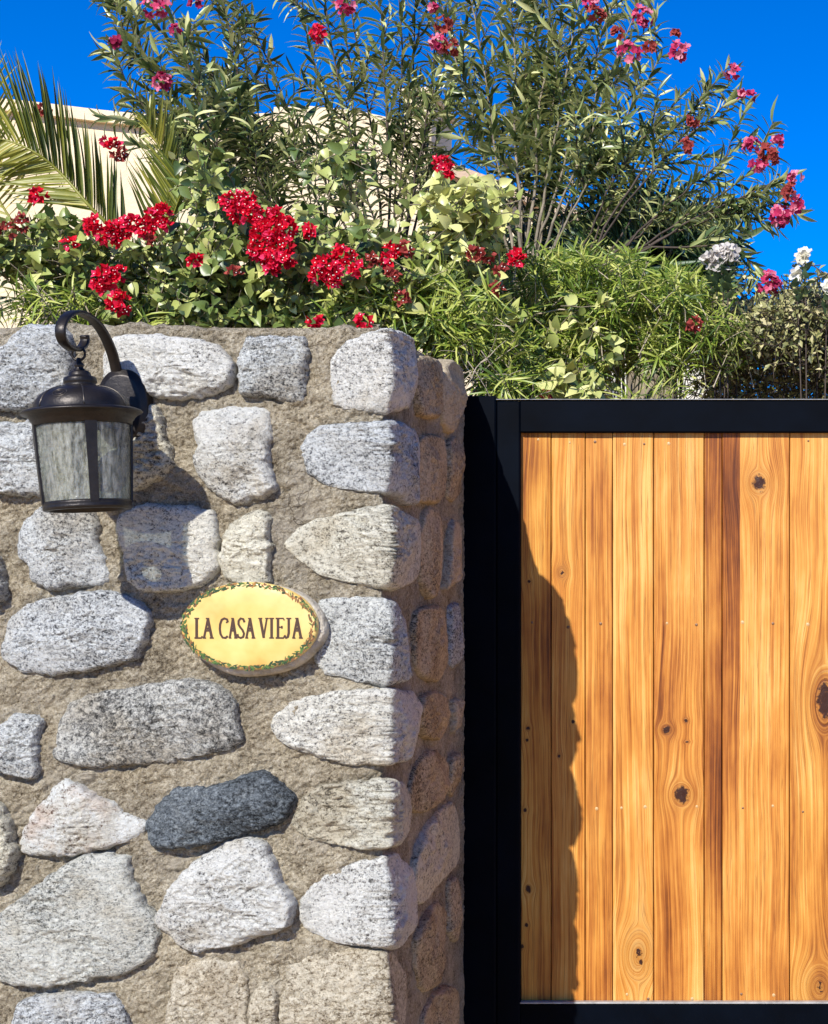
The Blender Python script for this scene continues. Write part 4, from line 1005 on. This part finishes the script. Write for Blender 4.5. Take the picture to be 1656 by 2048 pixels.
# bougainvillea
def bougainvillea(label, base, zb, poly, nsh, Yr, clusters, rbias=.18, llen=.035, boost=()):
    O = (base[0], base[1], zb); root = thing('bougainvillea', label, 'bougainvillea', O, 'bougainvilleas along the wall top')
    L = Leaves(); tw = []
    pl_ = pts_in(poly, nsh)
    for (P2, n2) in boost: pl_ += pts_in(P2, n2)
    for (px, py) in pl_:
        Y = rng.uniform(*Yr); p = W(px, py, Y)
        o = unit(p-np.array([O[0], O[1]+.25, zb-.25])); d = unit(o*.6+np.array([rng.normal(0, .6), -.35+rng.normal(0, .4), rng.normal(.1, .5)]))
        ln = rng.uniform(.06, .16); tp = curved(p-d*ln*.8, d, ln, .3, .3, 6); tw.append((tp, .0018, .0008))
        for j in range(rng.integers(5, 10)):
            t = rng.uniform(0, 1); q, ax = along(tp, t); dd = unit(ax*.3+rdir()+np.array([0, -.25, -.15]))
            nn = unit(np.array([-.25, -.75, .75])+rng.normal(0, .55, 3))
            L.add(q, dd, nn, llen*rng.uniform(.6, 1.25), float(np.clip(rng.normal(.45+rbias, .26), 0, 1)))
    main = []
    for k in range(16):
        px, py = pl_[rng.integers(len(pl_))]; c = W(px, py, sum(Yr)/2+.05); a = np.array([O[0]+rng.normal(0, .12), O[1]+rng.normal(0, .05), zb])
        main.append((bez(a, np.array([(a[0]*.6+c[0]*.4), (a[1]+c[1])/2, max(a[2], c[2])+.05]), c, 9), .005, .0015))
    tubes(main, root, O, 'stem', M['bark_pale'], True, 6); tubes(tw, root, O, 'twig', M['bark'])
    leafset('boug', L, M['boug'], root, O)
    for (px, py, rp, nf, Y, mt) in clusters:
        c = W(px, py, Y); cluster_mesh(c, rp*.98*(D+Y)/3200, int(nf*2.2), 'bract', .0155, M[mt], root, O, 'bract_cluster', True, (1, .8, 1))
bougainvillea('bougainvillea with a long low band of crimson bracts behind the lantern', W(230, 660, 1.0), 1.72,
 [(-160,470),(0,455),(60,430),(160,440),(260,480),(340,440),(400,480),(420,640),(190,645),(120,560),(0,520),(-160,540)], 400, (.85, 1.15),
 [(190,452,17,12,.83,'red'),(215,468,18,13,.82,'red'),(240,462,18,13,.82,'red'),(265,450,18,13,.82,'red'),(290,458,17,12,.82,'red'),(305,438,17,12,.82,'red'),(327,424,13,8,.83,'red'),(330,450,10,5,.83,'red'),(240,478,12,7,.82,'red'),
  (215,555,22,17,.80,'red'),(238,548,12,7,.8,'red'),(200,575,14,9,.8,'red'),(240,605,21,16,.78,'red'),(78,395,15,9,.9,'red'),(42,446,14,7,.85,'faded'),(12,462,13,6,.85,'faded'),(140,487,9,4,.82,'red'),
  (228,290,12,6,1.3,'red'),(236,306,14,8,1.3,'faded'),(90,222,11,5,1.5,'faded'),(212,284,7,3,1.3,'red'),(304,478,7,3,.82,'faded')], 0,
 boost=[([(150,560),(420,470),(420,640),(190,645)], 120)])
bougainvillea('bougainvillea with the largest heap of magenta red bracts, middle of the wall top', W(560, 660, 1.05), 1.72,
 [(350,300),(430,290),(460,390),(600,420),(700,450),(840,460),(860,620),(800,645),(380,645),(370,480),(390,380)], 560, (.85, 1.25),
 [(462,410,19,14,.82,'red'),(490,402,20,15,.82,'red'),(505,425,20,15,.81,'red'),(480,430,18,12,.81,'red'),(530,440,19,14,.81,'red'),(555,432,17,12,.81,'red'),(575,455,19,14,.81,'red'),(545,465,20,15,.8,'red'),(520,472,17,12,.8,'red'),
  (565,490,20,15,.8,'red'),(520,505,19,14,.8,'red'),(548,520,20,15,.79,'red'),(575,520,15,10,.79,'red'),(545,540,12,7,.79,'red'),(620,462,12,6,.82,'red'),
  (655,535,23,19,.78,'red'),(640,552,16,10,.78,'red'),(672,545,16,10,.78,'red'),(688,508,18,12,.79,'red'),(668,562,13,7,.78,'red'),(713,538,12,7,.78,'red'),(784,500,13,7,.8,'red'),(812,500,13,6,.8,'faded'),(776,520,10,5,.8,'red'),
  (784,553,11,5,.78,'faded'),(742,522,10,4,.8,'faded'),(632,643,10,5,.74,'red'),(728,646,13,6,.73,'red'),(468,545,9,3,.8,'faded'),(390,520,11,5,.8,'red'),(805,596,10,4,.78,'faded')], 0,
 boost=[([(640,560),(860,540),(860,640),(600,640)], 110), ([(300,590),(600,590),(600,645),(300,645)], 110), ([(630,285),(745,280),(740,345),(640,350)], 26)])
bougainvillea('bougainvillea with pale yellow green heart leaves and one red bract above the gate corner', W(930, 700, 1.2), 1.72,
 [(850,390),(870,360),(930,380),(1000,370),(1010,440),(960,520),(1000,560),(940,580),(840,560)], 130, (.95, 1.35),
 [(885,330,17,11,1.0,'red'),(902,345,10,4,1.0,'red'),(1035,517,15,10,.9,'red'),(950,510,14,7,.95,'faded'),(975,512,10,5,.95,'faded'),(1002,542,9,4,.9,'faded'),(993,578,10,4,.9,'faded'),(1388,648,11,5,.95,'faded'),(1092,790,6,2,.9,'faded')], .30, .038,
 boost=[([(860,360),(1010,370),(990,440),(870,460)], 50), ([(1060,740),(1200,740),(1200,790),(1080,790)], 30), ([(940,600),(1200,600),(1200,790),(1000,780)], 45)])

# narrow-leaved shrubs
def narrow(label, base, zb, poly, nsh, Yr, rbias=0, llen=.058, group='narrow leaved shrubs above the gate', boost=(), mat='shrub', spread=.15, nst=14):
    O = (base[0], base[1], zb); root = thing('willow_leaved_shrub', label, 'shrub', O, group)
    L = Leaves(); tw = []; main = []
    pl_ = pts_in(poly, nsh)
    for (P2, n2) in boost: pl_ += pts_in(P2, n2)
    for (px, py) in pl_:
        Y = rng.uniform(*Yr); p = W(px, py, Y); d = unit(np.array([rng.normal(0, .5), -.45+rng.normal(0, .35), .75+rng.normal(0, .35)]))
        ln = rng.uniform(.07, .16); q0 = p-d*ln; tp = curved(q0, d, ln, .25, .2, 6); tw.append((tp, .0016, .0009))
        whorls(L, tp, .30, 1, .010, 3, llen, 1.2, rbias, .34, .45)
    for k in range(nst):
        px, py = pl_[rng.integers(len(pl_))]; c = W(px, py, sum(Yr)/2); a = np.array([O[0]+rng.normal(0, spread), O[1]+rng.normal(0, spread*.4), zb])
        main.append((bez(a, np.array([a[0]*.7+c[0]*.3, (a[1]+c[1])/2, a[2]*.3+c[2]*.7]), c, 9), .006, .0015))
    tubes(main, root, O, 'stem', M['bark'], True, 6); tubes(tw, root, O, 'twig', M['bark_pale'])
    leafset('shrub', L, M[mat], root, O)
narrow('lime green narrow leaved shrub spilling over the corner of the stone wall', W(880, 690, 1.0), 1.72,
 [(640,590),(780,560),(900,540),(960,560),(1010,640),(1060,700),(1080,780),(1000,760),(930,700),(860,650),(640,640)], 150, (.85, 1.15), .12,
 boost=[([(780,580),(960,580),(960,690),(860,650)], 60)])
narrow('broad narrow leaved shrub over the middle of the gate, in front of the domed roof', W(1250, 740, 1.5), 0,
 [(960,530),(1060,500),(1200,490),(1330,520),(1450,570),(1490,640),(1450,700),(1380,705),(1290,700),(1190,720),(1190,780),(1100,785),(1010,760),(960,640)], 420, (1.15, 1.65), .05)
narrow('small feathery shrub growing alone behind the lantern crook', W(100, 650, .9), 1.72,
 [(30,560),(150,560),(210,600),(200,640),(30,640)], 17, (.78, .9), .12, .055, boost=[([(280,600),(330,600),(330,645),(280,645)], 4)])
for (px, py, n_, lab) in ((1255, 785, 4, 'small leafy sprout on the gate top, left of the pair'), (1333, 775, 4, 'small leafy sprout on the gate top, right of the pair')):
    narrow(lab, W(px, py+30, .90), 0, [(px-16,py-14),(px+16,py-14),(px+16,py+18),(px-16,py+18)], n_, (.84, .88), .15, .05, 'sprouts along the gate top', spread=.012, nst=3)

# clipped hedge at the right
def hedge():
    base = W(1620, 700, 1.7); O = (base[0], base[1], 0); root = thing('dry_hedge', 'twiggy brownish hedge with tiny leaves at the right, behind the gate', 'hedge', O)
    poly = [(1400,640),(1450,590),(1520,600),(1600,560),(1700,570),(1900,560),(2300,580),(2300,800),(1400,800),(1420,720)]
    L = Leaves(); tw = []
    for (px, py) in pts_in(poly, 5200):
        Y = rng.uniform(1.3, 2.6)+.15*math.sin(px*.013); p = W(px, py, Y)
        low = np.clip((py-680)/70, 0, 1)
        d = unit(np.array([rng.normal(0, .6), -.4+rng.normal(0, .4), .4+rng.normal(0, .5)])); ln = rng.uniform(.07, .16); tp = curved(p-d*ln, d, ln, .0, .5, 5)
        tw.append((tp, .0019, .0008))
        for j in range(int(rng.integers(5, 10)*(1-.5*low))+(1 if rng.random() < .5 else 0)):
            q, ax = along(tp, rng.uniform(.1, 1)); L.add(q, unit(ax*.4+rdir()), unit(np.array([-.3, -.6, .8])+rng.normal(0, .5, 3)), rng.uniform(.016, .032), float(np.clip(rng.normal(.5, .3), 0, 1)))
    for (px, py) in pts_in([(1430,640),(1470,600),(1540,600),(1600,570),(1700,575),(1900,570),(1900,700),(1430,700)], 900):
        p = W(px, py, rng.uniform(1.2, 1.45)); d = unit(np.array([rng.normal(0, .6), -.5, .5+rng.normal(0, .5)])); ln = rng.uniform(.06, .12)
        tp = curved(p-d*ln, d, ln, .0, .5, 5); tw.append((tp, .0016, .0008))
        for j in range(rng.integers(5, 9)):
            q, ax = along(tp, rng.uniform(.1, 1)); L.add(q, unit(ax*.4+rdir()), unit(np.array([-.3, -.7, .8])+rng.normal(0, .5, 3)), rng.uniform(.014, .028), float(np.clip(rng.normal(.6, .28), 0, 1)))
    main = []
    for k in range(26):
        px = rng.uniform(1440, 2250); a = W(px, 1000, 1.6); a[2] = 0; c = W(px+rng.normal(0, 60), rng.uniform(620, 700), rng.uniform(1.35, 1.8))
        main.append((bez(a, (a+c)/2+rng.normal(0, .06, 3), c, 10), .009, .002))
    tubes(main, root, O, 'stem', M['twig_dark'], True, 6); tubes(tw, root, O, 'twig', M['twig_dark'])
    leafset('hedge', L, M['hedge'], root, O)
hedge()

# dry twigs hanging over the corner of the wall
O = W(960, 720, .95); root = thing('dead_branch', 'tangle of dry bare twigs at the back corner of the wall beside the gate', 'branch', tuple(O)); tw = []
for k in range(26):
    p = W(rng.uniform(930, 990), rng.uniform(700, 760), rng.uniform(.78, 1.0)); d = unit(np.array([rng.normal(.35, .6), rng.normal(-.1, .3), rng.normal(.0, .4)]))
    tp = curved(p, d, rng.uniform(.06, .16), .5, .5, 7); tw.append((tp, .0016, .0006))
tubes(tw, root, O, 'twig', M['bark_pale'])
for o in list(root.children): del o['kind']

# ------------------------------------------------------------------ palms
def frond(parent, O, rach, Y, leafs, r0=.006):
    """rach: photo points of the rachis; leafs: (t0, t1, n, dir px at t0, dir px at t1, len0, len1, rbias)"""
    P = [Vector(W(px, py, y_)) for (px, py), y_ in zip(rach, Y)]; pts = np.array([np.array(v) for v in crom(P, 6)])
    m_ = len(pts); b = MB(); b.tube([tuple(p-np.array(O)) for p in pts], [r0*(1-.75*i/(m_-1)) for i in range(m_)], 6)
    fr = b.build('frond', M['palm'], parent, True)
    a = fr.data.attributes.new('rnd', 'FLOAT', 'POINT'); a.data.foreach_set('value', np.full(len(fr.data.vertices), .7, dtype=np.float32))
    for (t0, t1, n_, d0, d1, l0, l1, rbias, cur) in leafs:
        n_ = int(n_*1.45); rbias = rbias-.02
        for i in range(n_):
            k = i/max(1, n_-1); p, ax = along(pts, t0+(t1-t0)*k); d2 = np.array(d0)*(1-k)+np.array(d1)*k
            sc = (D+p[1])/3200; ln = (l0*(1-k)+l1*k)*rng.uniform(.9, 1.08)*sc
            d = unit(np.array([d2[0], d2[2], -d2[1]])+rng.normal(0, .035, 3)); nn = unit(np.array([.9, -.5, .3])+rng.normal(0, .3, 3))
            V0, F0 = TL['palm'][min(2, int(cur+rng.random()*1.2))]; V0 = V0*np.array([1/max(.5, ln/.22), 1, 1])
            x, y, z = frames(d[None], nn[None]); V = p+ln*(V0[:, 0:1]*x+V0[:, 1:2]*y+V0[:, 2:3]*z)-np.array(O)
            o = link('leaflet', mesh('leaflet', V, F0, M['palm'], True, np.full(len(V), float(np.clip(rng.normal(.42+rbias, .14), 0, 1)))), fr)
PB = W(260, 720, 1.35); O = (PB[0], PB[1], 1.72)
palm = thing('feather_palm', 'yellowing feather palm with stiff upright leaflets at the left edge', 'palm', O)
b = MB(); b.tube([(0, 0, 0), (0.01, 0, .06), (0, .01, .13)], [.045, .05, .035], 10); b.build('trunk', M['bark'], palm, True)
frond(palm, O, [(290,640),(235,480),(176,409),(120,345),(68,304),(10,280),(-60,275)], [1.30,1.27,1.24,1.24,1.21,1.21,1.18],
 [(.12,.44,18,(-.02,-1,.05),(-.08,-1,.05),150,200,-.05,0), (.44,.70,15,(-.08,-1,.05),(-.30,-1,.0),215,235,-.08,0), (.70,1,11,(-.30,-1,-.05),(-.8,-.8,-.2),190,110,.1,1),
  (.30,.62,16,(-.9,-.15,-.25),(-1,.35,-.3),150,130,.28,1), (.62,1,16,(-.85,.45,-.3),(-.8,.8,-.3),120,90,.38,2)])
frond(palm, O, [(280,680),(220,630),(160,580),(100,540),(40,524),(-40,522)], [1.25,1.18,1.12,1.09,1.06,1.06],
 [(.22,.6,11,(.02,-1,-.05),(-.15,-1,-.1),80,125,-.12,0), (.6,1,14,(-.15,-1,-.1),(-.5,-1,-.1),125,80,.0,1), (.3,1,14,(-.9,.15,-.2),(-.9,.5,-.25),90,60,.2,1)], .004)
frond(palm, O, [(290,680),(320,520),(350,420),(372,366)], [1.27,1.24,1.21,1.18],
 [(.30,.95,22,(-.35,-1,.0),(-.75,-1,.0),190,110,-.02,0), (.35,1,12,(.5,-.9,0),(.7,-.8,0),60,40,.0,1)], .0035)
frond(palm, O, [(270,680),(120,560),(10,420),(-40,300),(-50,200)], [1.30,1.37,1.40,1.37,1.30],
 [(.4,1,22,(.7,-.5,-.2),(.6,-.75,-.2),150,120,.4,2), (.4,1,16,(-.7,-.2,-.2),(-.6,-.6,-.2),110,80,.3,2)], .005)
frond(palm, O, [(300,680),(330,470),(330,330),(290,240)], [1.33,1.43,1.46,1.46],
 [(.35,.95,18,(.45,-1,.0),(.1,-1,.0),110,90,.25,1), (.35,.95,15,(-.5,-1,.0),(-.7,-.8,.0),80,60,.3,1)], .004)
frond(palm, O, [(290,690),(150,640),(60,600),(-60,590)], [1.12,1.02,0.96,0.93],
 [(.3,1,10,(-.9,.35,-.1),(-.9,.25,-.1),90,70,-.1,0), (.2,.6,6,(-.9,-.35,-.1),(-.9,-.2,-.1),90,70,-.1,0)], .002)

FB = W(1300, 560, 2.3); O = (FB[0], FB[1], 0)
fan = thing('fan_palm', 'dark green fan palm crown between the oleander stems, right of centre', 'palm', O)
b = MB(); b.tube([(0, 0, 0), (0.02, 0, 1.2), (0, 0, W(0, 540, 2.3)[2])], [.11, .09, .08], 12); b.build('trunk', M['bark'], fan, True)
for (px, py, hx, hy, yd, n_, rad, sp) in ((1290,480,0,-1,-.2,22,.22,1.0),(1245,500,-.8,-.7,-.2,18,.22,.9),(1345,500,.8,-.6,-.2,18,.22,.9),(1210,540,-1,-.1,-.25,16,.2,.9),(1390,545,1,.0,-.2,16,.2,.9),(1300,540,.2,.4,-.5,16,.2,1.2),(1260,470,-.3,-1,.2,16,.2,.9),(1330,465,.4,-1,.2,16,.2,.9)):
    c = W(px, py, 2.25+yd); cr = W(1300, 550, 2.3); bb = MB(); bb.tube([tuple(cr-np.array(O)), tuple(c-np.array(O))], [.006, .004], 5)
    L = Leaves(); a0_ = math.atan2(-hy, hx)
    for i in range(n_):
        q = a0_+sp*(i/(n_-1)-.5)*2.1; d = np.array([math.cos(q), yd*.5, math.sin(q)]); L.add(c, d, np.array([-.3, -1, .4])+rng.normal(0, .2, 3), rad*rng.uniform(.85, 1.05), float(np.clip(rng.normal(.5, .25), 0, 1)))
    lf = joined('frond', [T_leaf(.055, .08, .6, 4, 'strap')], L.arr(), M['fan'], fan, O)
    bb.build('leaf_stalk', M['bark'], lf, True)

# ------------------------------------------------------------------ white flowers at the right
def rosebush(label, bpx, fl, Y, mt, name, cat):
    c0 = W(*fl[0][:2], Y); O = (W(bpx, 700, Y)[0], Y, 0); root = thing(name, label, cat, O); L = Leaves(); st = []
    for (px, py, rp, nf) in fl:
        c = W(px, py, Y); a = np.array([O[0]+rng.normal(0, .03), O[1], 0]); pts = bez(a, np.array([a[0], a[1], c[2]*.8]), c, 14); st.append((pts, .004, .0015))
        whorls(L, pts, .90, .975, .035, 3, .030, 1.0, .1)
        cluster_mesh(c, rp*(D+Y)/3200, nf, 'petal', .020, M[mt], root, O, 'flower_cluster')
    tubes(st, root, O, 'stem', M['twig_dark'], True, 5); leafset('boug', L, M['rose_leaf'], root, O, 120)
rosebush('white rose bloom on a tall stem against the sky at the right edge', 1620, [(1610,516,8,6),(1592,548,3,2),(1655,575,4,2)], 1.25, 'white_petal', 'rose_bush', 'rose bush')
rosebush('round greyish white flower heads beneath the arching oleander branches', 1450, [(1440,510,13,9),(1462,505,10,6),(1420,513,9,5),(1430,528,9,5),(1455,525,11,6)], 1.28, 'grey_petal', 'white_flowering_shrub', 'shrub')

# background greenery low behind everything, so no bare ground line shows between the stems
def backdrop_shrub(label, px0, px1, py, Y, nsh):
    O = (W((px0+px1)/2, py, Y)[0], Y, 0); root = thing('evergreen_shrub', label, 'shrub', O, 'dark shrubs at the foot of the oleanders'); L = Leaves(); tw = []
    for (px, pyy) in pts_in([(px0,py+30),((px0*3+px1)/4,py-25),((px0+px1)/2,py),((px0+px1*3)/4,py-20),(px1,py+30),(px1,py+170),(px0,py+170)], nsh):
        p = W(px, pyy, Y+rng.uniform(-.25, .25)); d = unit(np.array([rng.normal(0, .5), -.4, .6+rng.normal(0, .3)])); tp = curved(p, d, .16, .2, .2, 5); tw.append((tp, .003, .001))
        whorls(L, tp, .1, 1, .022, 3, .085, .9, -.25)
    st = []
    for k in range(6):
        c = W(rng.uniform(px0+20, px1-20), py+120, Y); a = np.array([O[0]+rng.normal(0, .1), O[1], 0]); st.append((bez(a, (a+c)/2, c, 6), .012, .005))
    tubes(st, root, O, 'stem', M['bark'], True, 6); tubes(tw, root, O, 'twig', M['bark']); leafset('ole', L, M['ole'], root, O, 60)
backdrop_shrub('dark evergreen shrub low between the oleander stems and the gate, left one', 950, 1180, 520, 2.5, 90)
backdrop_shrub('dark evergreen shrub under the fan palm, right one', 1160, 1430, 500, 2.5, 150)
#backdrop_shrub('dark evergreen shrub behind the red bougainvillea', 400, 760, 480, 2.6, 90)
